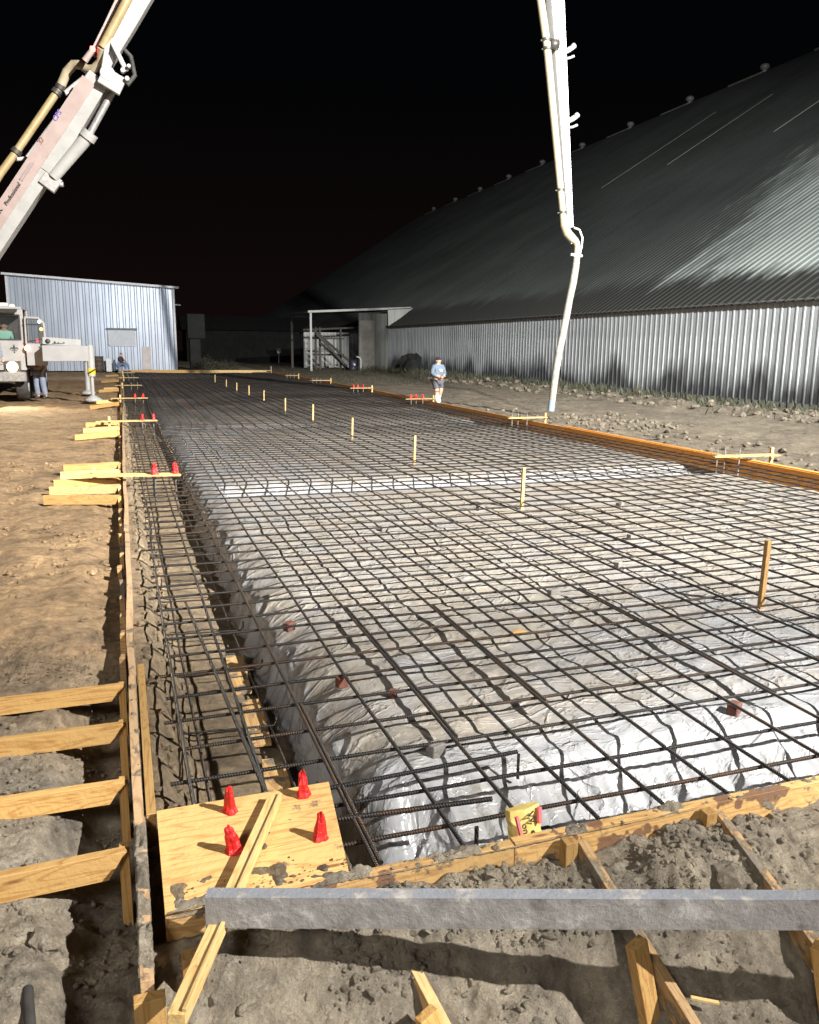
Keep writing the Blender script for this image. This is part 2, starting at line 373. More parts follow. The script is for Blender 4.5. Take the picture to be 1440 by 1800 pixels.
def mat_xf(p, q, up=(0, 0, 1)):
    p, q = V(p), V(q); d = (q - p).normalized(); sd = V(up).cross(d).normalized(); u = d.cross(sd)
    M_ = Matrix.Identity(4)
    for r in range(3): M_[r][0] = d[r]; M_[r][1] = sd[r]; M_[r][2] = u[r]; M_[r][3] = p[r]
    return M_
def board(name, p, q, t, h, mat, parent=None, cut0=0, cut1=0, bevel=.0015, warp=0, up=(0, 0, 1)):
    """a sawn board from p to q (centre line), thickness t, height h, grain along its own x axis"""
    L = (V(q) - V(p)).length; n = max(1, int(L / .5)) if warp else 1; vs = []; fs = []
    sd = random.random() * 50
    for i in range(n + 1):
        x = L * i / n; w = warp * noise.noise(V((x * .7, sd, 0))) if warp else 0; w2 = warp * .5 * noise.noise(V((x * .9, sd, 9))) if warp else 0
        x0 = x + (cut0 if i == 0 else 0); x1 = x - (cut1 if i == n else 0)
        vs += [(x0 if i == 0 else x1, -t / 2 + w, -h / 2 + w2), (x0 if i == 0 else x1, t / 2 + w, -h / 2 + w2), (x, t / 2 + w, h / 2 + w2), (x, -t / 2 + w, h / 2 + w2)]
    fs.append((0, 1, 2, 3)); fs.append((4 * n + 3, 4 * n + 2, 4 * n + 1, 4 * n))
    for i in range(n):
        for k in range(4): k2 = (k + 1) % 4; fs.append((4 * i + k, 4 * (i + 1) + k, 4 * (i + 1) + k2, 4 * i + k2))
    b = MB().add(vs, fs); o = b.obj(name, mat, parent, bevel=bevel)
    o.matrix_local = mat_xf(p, q, up); return o
def text_obj(txt, size, mat, parent, M_, name='lettering', shear=0, depth=.002):
    cu = bpy.data.curves.new(name, 'FONT'); cu.body = txt; cu.size = size; cu.extrude = depth; cu.shear = shear; cu.resolution_u = 3
    t = bpy.data.objects.new('tmp', cu); COL.objects.link(t)
    dg = bpy.context.evaluated_depsgraph_get(); me = bpy.data.meshes.new_from_object(t.evaluated_get(dg)); me.materials.clear(); me.materials.append(mat)
    bpy.data.objects.remove(t); o = link(name, me, parent); o.matrix_local = M_; return o
def frame(o, x, y):
    x = V(x).normalized(); y = V(y); y = (y - x * y.dot(x)).normalized(); z = x.cross(y); M_ = Matrix.Identity(4)
    for r in range(3): M_[r][0] = x[r]; M_[r][1] = y[r]; M_[r][2] = z[r]; M_[r][3] = o[r]
    return M_
def fb(x, y, s, o=4, seed=0):
    return noise.fractal(V((x * s, y * s, seed)), 1.0, 2.0, o)
def sstep(a, b, x):
    t = max(0., min(1., (x - a) / (b - a))); return t * t * (3 - 2 * t)

# ------------------------------------------------------------------ terrain
XR = 9.42                                   # inner face of the right-hand form
def fx_r(y): return 9.40 + .35 * sstep(18, 34, y)
def ground_z(x, y):
    lump = .030 * fb(x, y, 1.1, 5) + .018 * fb(x, y, 6, 3, 4)
    if y < 5.5 and -1.2 < x < 3.4:
        rg = lambda k, sd: 1 - 2.4 * abs(noise.noise(V((x * k, y * k, sd))))
        m_ = .5 + noise.noise(V((x * 2.2, y * 2.2, 31)))
        lump += m_ * (.016 * rg(8, 3) * .6 + .008 * rg(19, 5) + .006 * noise.noise(V((x * 40, y * 40, 7)))) + .004 * rg(34, 8)
    if x < -.02:                            # yard on the left
        z = -.115 - .05 * sstep(-2, -8, x) + lump
        near = sstep(5.2, 4.2, y)
        z -= (.16 * near + .05) * sstep(-.42, -.15, x)           # hollow beside the form
        z -= .07 * near * sstep(-.1, -.9, x) * sstep(3.2, 2.4, y)
        z += .035 * near * max(0, fb(x, y, 5, 4, 7))
        z += .02 * fb(x, y, 2.4, 4, 3) * sstep(4, 6, y)
        if y > 4.6:                         # wheel ruts of the site traffic
            for xc in (-.95 - .05 * (y - 5) + .06 * math.sin(y * .5), -2.75 - .03 * (y - 5) + .06 * math.sin(y * .5)):
                w_ = (x - xc) / .13
                if abs(w_) < 3: z += sstep(4.6, 6, y) * (-.028 * math.exp(-w_ ** 2) + .012 * math.exp(-(abs(w_) - 1.5) ** 2 * 3)) * (.7 + .5 * noise.noise(V((x, y * .6, 3))))
    elif x > fx_r(y) + .05:                   # strip between the slab and the warehouse
        z = -.16 + .05 * sstep(11, 17, x) + lump * 1.6 + .05 * max(0, fb(x, y, .5, 3, 9))
        z += .26 * math.exp(-((x - 17.3 - .5 * fb(0, y, .3, 2)) / .55) ** 2) * (.7 + .8 * fb(x, y, 1.5, 3, 2)) * sstep(58, 40, y)
        z += .05 * sstep(30, 60, y)
    elif y < 2.36:                            # spoil in front of the front form
        z = -.10 - .34 * sstep(2.34, 1.62, y - .05 * math.sin(x * 2.1)) + lump * .8
        z += .045 * max(-.2, fb(x, y, 4.5, 5, 7)) + .03 * max(0, fb(x, y, 11, 3, 5))
        z += .09 * math.exp(-((x - 1.80) / .17) ** 2) * math.exp(-((y - 2.14) / .14) ** 2)
        z += .07 * math.exp(-((x - .62) / .5) ** 2) * math.exp(-((y - 2.2) / .12) ** 2)
        z -= .10 * sstep(.45, .05, x) * sstep(2.3, 2.0, y)
        z -= .13 * math.exp(-((x - 1.32) / .13) ** 2) * sstep(2.1, 1.9, y)
    elif y > 56.3:
        z = -.02 + lump
    else:                                     # trench and pad
        ledge = .14 + .06 * fb(0, y, 3, 3, 5)
        z = -.14 - .36 * sstep(ledge - .09, ledge + .16, x) + lump * .35 + .016 * fb(x, y, 4, 4, 3)
        z -= .10 * sstep(.5, .9, x) * (1 if y < 7 else .4)
        if x > .95: z = -.56
        if y > 9.0 and x < .95: z += .10 * sstep(9, 16, y)
    return z
def grid_lines(a, b, f):
    out = [a]
    while out[-1] < b: out.append(out[-1] + f(out[-1]))
    out[-1] = b; return out
xs = grid_lines(-70, -2.2, lambda x: max(.05, .09 * abs(x + 1.6)))[:-1] + grid_lines(-2.2, 3.3, lambda x: .0145 if -.75 < x < 2.4 else .05) + grid_lines(3.3, 9.5, lambda x: .35)[1:] + grid_lines(9.5, 19.6, lambda x: .10)[1:] + grid_lines(19.6, 160, lambda x: max(.5, .3 * (x - 18)))[1:]
ys = grid_lines(-40, .9, lambda y: max(.08, .3 * abs(y - .9)))[:-1] + grid_lines(.9, 3.4, lambda y: .05 if y < 1.5 else .014) + grid_lines(3.4, 75, lambda y: .0125 * y)[1:] + grid_lines(75, 240, lambda y: 6)[1:]
vs = [(x, y, ground_z(x, y) if -12 < x < 30 and .8 < y < 90 else -.1) for y in ys for x in xs]
nx = len(xs); fs = [(j * nx + i, j * nx + i + 1, (j + 1) * nx + i + 1, (j + 1) * nx + i) for j in range(len(ys) - 1) for i in range(nx - 1)]
g = MB(); g.v = vs; g.f = fs; g.smooth = [True] * len(fs); g.m = [0] * len(fs)
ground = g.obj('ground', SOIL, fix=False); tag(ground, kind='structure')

# clods
def ico():
    bm = bmesh.new(); bmesh.ops.create_icosphere(bm, subdivisions=1, radius=1); v = [x.co.copy() for x in bm.verts]; f = [tuple(q.index for q in p.verts) for p in bm.faces]; bm.free()
    bm = bmesh.new(); bmesh.ops.create_icosphere(bm, subdivisions=2, radius=1); v2 = [x.co.copy() for x in bm.verts]; f2 = [tuple(q.index for q in p.verts) for p in bm.faces]; bm.free()
    return (v, f), (v2, f2)
ICO, ICO2 = ico()
def clod(b, p, r, src=ICO, sq=.7):
    v, f = src; s = random.random() * 100; R_ = Euler((random.random() * 6, random.random() * 6, random.random() * 6)).to_matrix()
    sc_ = V((random.uniform(.7, 1.3), random.uniform(.7, 1.3), random.uniform(.6, 1.)))
    o = []
    for q in v:
        k = 1 + .55 * noise.noise(q * 1.3 + V((s, 0, 0))) + .2 * noise.noise(q * 3.5 + V((0, s, 0))); w = R_ @ V((q.x * sc_.x, q.y * sc_.y, q.z * sc_.z)) * (r * k)
        o.append((p[0] + w.x, p[1] + w.y, p[2] + w.z * sq))
    b.add(o, f, False)
b = MB()
def scatter(b, n, xr, yr, rr, cond=lambda x, y: True, src=ICO, sink=.3):
    for _ in range(n):
        x = random.uniform(*xr); y = random.uniform(*yr)
        if not cond(x, y): continue
        r = rr[0] + (rr[1] - rr[0]) * random.random() ** 3.5
        clod(b, (x, y, ground_z(x, y) + r * sink), r, src)
clump = lambda s, th: (lambda x, y: fb(x, y, s, 3, 12) > th)
scatter(b, 3200, (-.75, -.05), (2.2, 5.0), (.003, .015), clump(2.2, -.1))
scatter(b, 4600, (.06, 3.2), (1.35, 2.33), (.003, .016), clump(2.5, .0))
scatter(b, 90, (.05, 3.1), (1.45, 2.33), (.015, .034), clump(2, .1), ICO2, .0)
scatter(b, 40, (-.7, -.1), (2.5, 5.0), (.015, .03), clump(2, .1), ICO2, .0)
scatter(b, 2600, (.5, 3.2), (2.06, 2.345), (.003, .019), clump(2.2, -.12))
scatter(b, 2600, (-2.4, -.05), (5, 14), (.006, .035), clump(1.2, .05))
scatter(b, 260, (-.35, -.06), (5, 30), (.01, .035))
scatter(b, 700, (.03, .26), (2.6, 20), (.008, .045), src=ICO)
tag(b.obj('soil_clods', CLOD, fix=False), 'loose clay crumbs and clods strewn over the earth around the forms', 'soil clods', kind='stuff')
b = MB()
scatter(b, 650, (16.3, 18.6), (16, 45), (.02, .13), lambda x, y: abs(x - 17.3) < .9 + .3 * random.random(), ICO2, .4)
scatter(b, 320, (9.8, 12.5), (9, 24), (.02, .11), lambda x, y: x > fx_r(y) + .15, ICO, .3)
scatter(b, 450, (9.8, 18), (10, 34), (.015, .05), clump(.8, .1))
scatter(b, 260, (11.0, 13.4), (16.5, 20.5), (.02, .08), src=ICO2)
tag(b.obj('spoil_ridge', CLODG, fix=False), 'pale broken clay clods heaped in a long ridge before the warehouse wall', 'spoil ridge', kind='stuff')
for i, (x, y, r, l) in enumerate([(1.95, 2.08, .06, 'large wet clay lump beside the second kicker of the front form'), (-.33, 2.55, .05, 'grey stone-like clay lump in the lower left corner ground'),
                                  (-.30, 7.0, .05, 'lone dry clod on the yard soil left of the form')]):
    b = MB(); clod(b, (0, 0, 0), r, ICO2, .8); o = b.obj('clay_lump', CLOD, loc=(x, y, ground_z(x, y) + r * .4)); tag(o, l, 'clay lump')
b = MB(); b.tube([(0, 0, 0), (.02, -.15, .01), (.05, -.3, 0)], .016, 10)
tag(b.obj('buried_pipe', BLACK, loc=(-.36, 2.36, ground_z(-.36, 2.3) + .004)), 'short black pipe end half buried in the lower left soil', 'pipe')

# ------------------------------------------------------------------ polythene over the pad
def zmat(x, y):                              # height of the rebar mat
    a = .008 + .034 * sstep(9, 22, y)
    return -.050 - a * (.5 + .9 * noise.noise(V((x * .5, y * .28, 2)))) - .004 * noise.noise(V((x * 2, y * 2, 5)))
def pad_z(x, y):
    z = -.137 + .016 * fb(x, y, 1.3, 3, 1)
    if y < 9: z += .010 * (1 - 2.5 * abs(noise.noise(V((x * 2.6 + y, y * 4.2 - x * .6, 6))))) + .005 * (1 - 2.5 * abs(noise.noise(V((x * 7, y * 10, 8)))))
    z -= .02 * sstep(9, 22, y)
    return min(z, zmat(x, y) - .035)
XE, YE = .90, 3.10
def p_line(s_lo, dense_end, far, step):
    return None
S = grid_lines(-.42, .0, lambda s: .02) + grid_lines(0, 2.6, lambda s: .018)[1:] + grid_lines(2.6, 8.05, lambda s: .09)[1:] + grid_lines(8.05, 8.46, lambda s: .05)[1:]
T = grid_lines(-.46, 0, lambda s: .02) + grid_lines(0, 2.2, lambda s: .022)[1:] + grid_lines(2.2, 3.4, lambda s: .04)[1:] + grid_lines(3.4, 53.2, lambda s: .011 * (s + 2))[1:]
vs = []; dirt = []
for t in T:
    for s in S:
        y = YE + t if t > 0 else YE + t * 1.40
        exx = XE + .05 * noise.noise(V((y * 1.7, 3, 0))) - .02 * sstep(4, 10, y)
        eyy = .05 * noise.noise(V((s * 1.6, 7, 0)))
        if s >= 0: x = exx + s
        else: x = exx + s * .30 + (.075 * noise.noise(V((y * 6, s * 1.5, 0))) + .04 * noise.noise(V((y * 15, s * 2, 4)))) * min(1, -s * 7)
        if t < 0: y += eyy + (.03 * noise.noise(V((x * 5, t * 1.5, 1)))) * min(1, -t * 6)
        zfold = 0
        fold = lambda q, sd: (1 - 2.6 * abs(noise.noise(V((q * 4.5, sd, t * .6 + s * .6))))) * .6 + (1 - 2.6 * abs(noise.noise(V((q * 11, sd + 5, t))))) * .4
        if t < .1: y += .085 * fold(x, 2) * min(1, (.1 - t) * 3); zfold = .03 * fold(x * 1.7 + t, 21) * min(1, (.1 - t) * 3)
        if s < .06: x += .05 * fold(y, 11) * min(1, (.06 - s) * 4)
        hs = pad_z(x, y); dp = -.12
        zs = hs
        if s < 0: zs = hs - (-s) * .92
        if s < .34: zs -= .13 * (1 - (s if s > 0 else 0) / .34) ** 2 * (1 + .7 * noise.noise(V((y * 4.5, 1, 8)))) + .03 * abs(noise.noise(V((y * 9 + s * 3, 4, 8)))) * (1 - max(0, s) / .34)
        zt = hs
        if t < 0: zt = hs - (-t) * .74 - .035 * abs(noise.noise(V((x * 6 + t * 2, 2, 3)))) - .02 * abs(noise.noise(V((x * 15 - t * 3, 5, 3))))
        if t < .12: zt -= .03 * (1 - (t if t > 0 else 0) / .12) ** 2
        z = min(zs, zt) + zfold
        if s < .34 and t < .34: z -= .55 * max(0, math.hypot(.34 - s, .34 - t) - .36)
        # interior grade-beam dips, where the sheet is clean
        d1 = math.exp(-((y - 10.75 - .02 * x) / .42) ** 4) * sstep(.25, .45, s); d2 = math.exp(-((y - 19.6) / .6) ** 4)
        z -= .15 * d1 + .10 * d2
        xr_ = fx_r(y)
        z -= .30 * sstep(xr_ - .55, xr_ - .25, x)
        if z < -.60: z = -.60
        dd = .62 - .55 * max(d1, d2 * .7) - .6 * sstep(.10, -.05, s) - .42 * sstep(.38, .08, t) - .3 * sstep(.5, 2.2, s) * sstep(2.6, .6, t)
        dd -= .25 * sstep(7.6, 9, y) * sstep(3, 0, s)
        dd += .12 * sstep(14, 26, y)
        vs.append((x, y, z)); dirt.append(max(0, min(1, dd)))
nx = len(S); fs = [(j * nx + i, j * nx + i + 1, (j + 1) * nx + i + 1, (j + 1) * nx + i) for j in range(len(T) - 1) for i in range(nx - 1)]
g = MB(); g.v = vs; g.f = fs; g.smooth = [True] * len(fs); g.m = [0] * len(fs)
ps = g.obj('plastic_sheet', PLASTIC, fix=False)
at = ps.data.attributes.new('dirt', 'FLOAT', 'POINT'); at.data.foreach_set('value', dirt)
tag(ps, 'muddy white polythene sheet draped over the earth pad under the rebar mat', 'plastic sheet')

# ------------------------------------------------------------------ rebar mat
ORD = ['first', 'second', 'third', 'fourth', 'fifth', 'sixth', 'seventh', 'eighth', 'ninth', 'tenth', 'eleventh', 'twelfth', 'thirteenth', 'fourteenth',
       'fifteenth', 'sixteenth', 'seventeenth', 'eighteenth', 'nineteenth', 'twentieth', 'twenty-first', 'twenty-second', 'twenty-third', 'twenty-fourth',
       'twenty-fifth', 'twenty-sixth', 'twenty-seventh', 'twenty-eighth', 'twenty-ninth', 'thirtieth', 'thirty-first', 'thirty-second']
GST = [4.61, 8.53, 12.36, 16.29, 20.4, 23.2, 27.6, 31.1, 33.6, 37.0, 41.5, 49.0]
LX = [.18, .47, .755, 1.09, 1.375, 1.66, 1.965, 2.265, 2.585, 2.885]
while LX[-1] < 9.2: LX.append(LX[-1] + .302)
rr = .0090
def xline(i, y):
    x = LX[i]
    return x + (.035 + .05 * sstep(10, 25, y)) * noise.noise(V((i * 3.1, y * .16, 0))) * sstep(3, 9, y) + .012 * noise.noise(V((i * 5, y * .6, 0)))
for i, x in enumerate(LX):
    y0 = 2.40 + random.uniform(0, .03)
    if i < 3: y0 = [2.98, 2.95, 2.42][i]
    yy = grid_lines(y0, 56.0, lambda y: .22 if y < 12 else .4)
    pts = [(xline(i, y) - x, y - y0, zmat(x, y) + rr) for y in yy]
    o = MB().tube(pts, rr, 8 if i < 12 else 6).obj('rebar', RB_Y, loc=(x, y0, 0), fix=False)
    tag(o, f'{ORD[i]} lengthwise rebar of the mat counted from the left form', 'rebar', 'lengthwise rebars of the mat')
CY = [2.63, 2.90, 3.28]
while CY[-1] < 55.6: CY.append(CY[-1] + .2985)
for j, y in enumerate(CY):
    x0 = .12 + random.uniform(-.03, .05) + (.42 if j < 2 else 0); x1 = fx_r(y) - .1
    sl = random.uniform(-.012, .012)
    xx = grid_lines(x0, x1, lambda q: .3 if y < 14 else .5)
    pts = [(q - x0, sl * (q - x0) * .3 + .012 * noise.noise(V((q * .4, j * 3.3, 0))), zmat(q, y) - rr - .001) for q in xx]
    o = MB().tube(pts, rr, 8 if j < 16 else 5).obj('rebar', RB_X, loc=(x0, y, 0), fix=False)
    if j < 24: tag(o, f'{ORD[j]} crosswise rebar of the mat counted from the front form', 'rebar', 'crosswise rebars of the mat')
    else:
        ks = max(q for q, v_ in enumerate(GST) if v_ < y); nn = sum(1 for v_ in CY[:j + 1] if v_ > GST[ks])
        tag(o, f'{ORD[nn-1]} crosswise rebar beyond the {ORD[ks]} grade stake, far down the mat', 'rebar', 'far crosswise rebars of the mat')
def bar(p, q, r, mat, name, label, group=None, vert=False):
    p, q = V(p), V(q); d = q - p; n = max(2, int(d.length / .3) + 1)
    pts = [d * (k / (n - 1)) for k in range(n)]
    o = MB().tube(pts, r, 8).obj(name, mat, loc=p, fix=False); return tag(o, label, 'rebar', group)
for (xa, ya, yb, l) in [(.35, 5.75, 2.98, 'the second line from the left form'), (1.43, 5.27, 3.27, 'the fifth line near the sheet corner'), (2.0, 5.13, 3.48, 'the seventh line, its end by the third cross bar'),
                     (3.20, 5.21, 3.21, 'the eleventh line at the right front'), (.775, 3.83, 2.46, 'the third line beside the plywood'), (4.4, 7.2, 5.3, 'the line left of the nearest stake')]:
    pts = [(.05 * 0 + (.12 * (k / 12) if xa == .35 else .0), (yb - ya) * k / 12, zmat(xa, ya + (yb - ya) * k / 12) - zmat(xa, ya)) for k in range(13)]
    off = .018 if xa != .35 else 0
    if off:
        ii = min(range(len(LX)), key=lambda q: abs(LX[q] - xa)); pts = [(xline(ii, ya + p[1]) - xa, p[1], p[2]) for p in pts]
    o = MB().tube(pts, rr * 1.08, 8).obj('lap_rebar', RB_Y, loc=(xa + off, ya, zmat(xa, ya) + rr + .002), fix=False)
    tag(o, 'short lap bar doubled along ' + l, 'rebar', 'lap bars')
bar((.38, 2.985, -.038), (1.59, 3.035, -.036), .0095, RB_X, 'lap_rebar', 'thick ribbed lap bar ending above the white sheet, farther of two')
bar((.42, 2.79, -.036), (1.315, 2.71, -.034), .0105, RB_X, 'lap_rebar', 'thick ribbed lap bar ending above the white sheet, nearer of two')
bar((1.59, 3.02, -.04), (1.59, 3.02, -.16), .007, RB_X, 'bent_rebar', 'short bent rebar leg standing under the farther lap bar end')
bar((1.155, 2.50, -.20), (1.155, 2.50, .0), .0085, RB_X, 'rebar_stub', 'vertical rebar stub standing against the front form left of the bread bag')
for k, (x, z) in enumerate([(.30, -.42), (.72, -.45)]):
    yy = grid_lines(2.5, 30, lambda y: .5)
    pts = [(.008 * noise.noise(V((y * .5, k * 9, 0))), y - 2.5, .008 * noise.noise(V((y * .4, k * 5, 1))) + (.1 * sstep(9, 16, y))) for y in yy]
    tag(MB().tube(pts, .0095, 6).obj('trench_rebar', RB_Y, loc=(x, 2.5, z), fix=False), f'{["outer","inner"][k]} muddy rebar running low along the bottom of the left trench', 'rebar', 'lower trench rebars')
for k in range(13):
    y = 2.75 + .84 * k; x0 = .2 + random.uniform(-.03, .03)
    z = -.40 + .1 * sstep(9, 16, y)
    o = MB().tube([(0, 0, .05), (0, 0, .01), (.02, 0, 0), (.56, .02 * random.uniform(-1, 1), -.02), (.58, .01, 0), (.58, .01, .05)], .006, 6).obj('stirrup', RB_X, loc=(x0, y, z), fix=False)
    tag(o, f'{ORD[k]} bent stirrup bar from the front low in the left trench', 'stirrup', 'stirrups in the left trench')
# tie wires at the nearest crossings
tw = MB().tube([(-.014, -.012, -.012), (-.008, -.006, .012), (.006, .006, .019), (.014, .012, .006), (.012, .012, -.012)], .0011, 4).tube([(0, 0, .018), (.004, .002, .034), (-.004, .006, .044)], .0012, 4).mesh('tie_wire', DARKM)
first = None
for j, y in enumerate(CY[:11]):
    for i in range(2, 15):
        if (i + j) % 2 == 0 or random.random() < .25: continue
        xq = LX[i]
        if first is None: first = link('tie_wire', tw); o = first
        else: o = first.copy(); COL.objects.link(o)
        o.location = (xq, y, zmat(xq, y)); o.rotation_euler = (0, 0, random.random() * 6)
        tag(o, f'tiny black tie wire where the {ORD[i]} lengthwise bar meets the {ORD[j]} crosswise bar', 'tie wire', 'tie wires of the near mat')

# ------------------------------------------------------------------ chairs, blocks, litter on the sheet
def block(x, y, d, mat, name, label, cat, rz=0, tilt=0, group=None):
    b = MB().box((0, 0, 0), d, None); me = b.mesh(name, mat, bevel=.004)
    for v in me.vertices: v.co += noise.noise_vector(v.co * 30) * .004
    o = link(name, me); o.location = (x, y, pad_z(x, y) + d[2] / 2 - .005); o.rotation_euler = (tilt, 0, rz); tag(o, label, cat, group)
for x, y, d, mt, l, rz in [(1.29, 3.27, (.075, .06, .06), GREYBR, 'grey rebar support block near the front edge of the sheet', .3), (2.95, 3.22, (.07, .055, .065), REDBR, 'red-brown support block near the right front bars', .5),
                           (3.07, 5.36, (.09, .05, .05), GREYBR, 'dark grey support block in mid mat left of nearest stake', .1), (4.75, 6.8, (.09, .06, .06), GREYBR, 'pale notched support block just beyond the nearest stake', .2),
                           (4.0, 5.9, (.06, .05, .05), GREYBR, 'small grey block under the mat just left of the nearest stake', .4), (1.30, 3.95, (.05, .04, .05), REDBR, 'small red brick piece on the sheet below doubled bars', .9),
                           (1.07, 4.15, (.06, .05, .06), REDBR, 'orange brick corner poking from a fold at the sheet edge', .2), (.98, 5.2, (.07, .05, .06), REDBR, 'brown brick under the mat on the sheet shoulder', .6),
                           (3.9, 8.6, (.09, .06, .06), GREYBR, 'pale block under the mat short of the clean white dip', .2), (2.5, 7.9, (.08, .06, .06), GREYBR, 'grey block in the middle of the mat short of the dip', .1),
                           (5.6, 8.3, (.09, .06, .06), GREYBR, 'dark block among bars right of the second stake', .3)]:
    block(x, y, d, mt, 'support_block', l, 'support block', rz, group='rebar support blocks')
block(2.42, 4.66, (.13, .09, .008), W_NEW, 'wood_scrap', 'orange-brown plywood scrap lying on the sheet under the bars', 'wood scrap', .3)
for x, y, r, l in [(.72, 3.02, .06, 'crumpled cream paper rag in the trench right of the doubled bar'), (.70, 3.3, .05, 'second crumpled pale rag farther along the trench bottom')]:
    b = MB(); clod(b, (0, 0, 0), r, ICO2, 1.2); tag(b.obj('crumpled_rag', simple('cream_rag', (.50, .42, .27), (.36, .28, .15), 9, .8, 0, .03, 25), loc=(x, y, -.38)), l, 'rag')
for k, (y, yy) in enumerate([(3.7, 4.15), (4.35, 4.95), (5.1, 5.8)]):
    o = board('trench_plank', (.64, y, -.52 + .02), (.68, yy, -.51 + .02), .13, .018, W_MUD, up=(0, 0, 1)); tag(o, ['nearest', 'middle', 'farthest'][k] + ' muddy board lying on the left trench bottom under the bars', 'plank', 'boards in the trench')
# bread bag
bag = thing('bread_bag', (1.355, 2.49, -.035), 'crumpled yellow bread bag with red edge and black script by front form', 'bag')
b = MB(); N = 9; vs = []
for j in range(N):
    for i in range(N):
        u, v_ = i / (N - 1) - .5, j / (N - 1) - .5
        vs.append((u * .13 + .008 * noise.noise(V((v_ * 8, u * 3, 0))), -.02 * math.cos(u * 3) - .014 * noise.noise(V((u * 14, v_ * 10, 5))), v_ * .15))
fs_ = [(j * N + i, j * N + i + 1, (j + 1) * N + i + 1, (j + 1) * N + i) for j in range(N - 1) for i in range(N - 1)]
vs2 = [(x, .03 - y * .3, z) for x, y, z in vs]
b.add(vs, fs_, True); b.add(vs2, [tuple(reversed(f)) for f in fs_], True)
rim = [i for i in range(N)] + [j * N + N - 1 for j in range(1, N)] + [(N - 1) * N + i for i in range(N - 2, -1, -1)] + [j * N for j in range(N - 2, 0, -1)]
for a, c in zip(rim, rim[1:] + rim[:1]): b.add([vs[a], vs[c], vs2[c], vs2[a]], [(0, 1, 2, 3)], True)
BAG = simple('yellow_wrapper', (.72, .60, .22), (.62, .42, .12), 12, .35); b.obj('wrapper', BAG, bag)
b = MB().box((.050, -.024, .040), (.014, .012, .06), (0, .1, 0)); b.obj('red_band', PINK, bag)
MB().box((-.048, -.026, .015), (.010, .014, .09), (0, -.15, 0)).obj('red_band', PINK, bag)
text_obj('W', .045, INK, bag, frame((-.014, -.036, .066), (.2, 0, -1), (1, 0, .2)), shear=.1)
text_obj('on', .038, INK, bag, frame((-.040, -.034, .030), (.1, 0, -1), (1, 0, .1)), shear=.1)
bag.rotation_euler = (-.25, 0, .15)

# ------------------------------------------------------------------ forms
lf = thing('left_form', (0, 2.12, 0), 'long muddy timber form board running away along the left edge of the slab', 'form board')
y = 2.12
for k, ye in enumerate([4.4, 8.1, 12.0, 17.0, 23.0, 30.0, 38.0, 47.0, 56.4]):
    board('board', (-.022 + (.13 * sstep(8, 40, y)), y - 2.12, -.15), (-.022 + (.13 * sstep(8, 40, ye)), ye - 2.122, -.15), .038, .28, W_FORM, lf, warp=.018); y = ye
o = board('facing_board', (.020, .85, -.142), (.020, 2.42, -.142), .036, .28, W_NEW, lf); o['label'] = 'clean yellow board doubled inside the near end'
o = board('left_form_end_stake', (-.018, 2.075, -.52), (-.018, 2.085, -.035), .038, .085, W_NEW, up=(1, 0, 0)); tag(o, 'upright yellow stake at the near end of the left form, lower edge of the photo', 'stake')
ff = thing('front_form', (.04, 2.375, 0), 'front form board with muddy speckled top edge crossing the lower part of the photo', 'form board')
board('board', (.0, -.0, -.145), (1.2, .005, -.143), .040, .28, W_FRONT, ff, warp=.01)
board('board', (1.203, .005, -.140), (4.6, -.01, -.140), .042, .285, W_FRONT, ff, warp=.01)
board('board', (4.603, -.01, -.140), (9.3, .0, -.140), .042, .285, W_FRONT, ff)
rf = thing('right_form', (9.4, 2.4, 0), 'long orange oiled form board along the right side of the slab', 'form board')
y = 2.4
for ye in [7.0, 10.4, 14.0, 19.0, 25.0, 32.0, 40.0, 48.0, 56.4]:
    board('board', (fx_r(y) + .02 - 9.4, y - 2.4, -.13), (fx_r(ye) + .02 - 9.4, ye - 2.402, -.13), .04, .26, W_ORANGE, rf, warp=.01); y = ye
o = board('top_strip', (.07, 4.3, .0), (.08, 8.2, -.0), .09, .035, W_ORANGE, rf); o['label'] = 'flat top strip nailed on the near boards'
board('top_strip', (.07, 8.21, -.004), (.10, 14.0, -.004), .09, .035, W_ORANGE, rf)
bf = thing('far_form', (.2, 56.4, 0), 'pale timber form board closing the far end of the slab before the shed', 'form board')
board('board', (.5, 0, -.02), (5.0, -.35, -.02), .04, .24, W_NEW, bf); board('board', (5.003, -.35, -.02), (9.1, -.75, -.02), .04, .24, W_PALE, bf)
board('brace', (8.2, -1.3, .1), (9.3, -1.4, .1), .09, .04, W_PALE, bf); board('upright', (9.3, -1.4, -.1), (9.3, -1.4, .38), .05, .05, W_PALE, bf, up=(1, 0, 0))

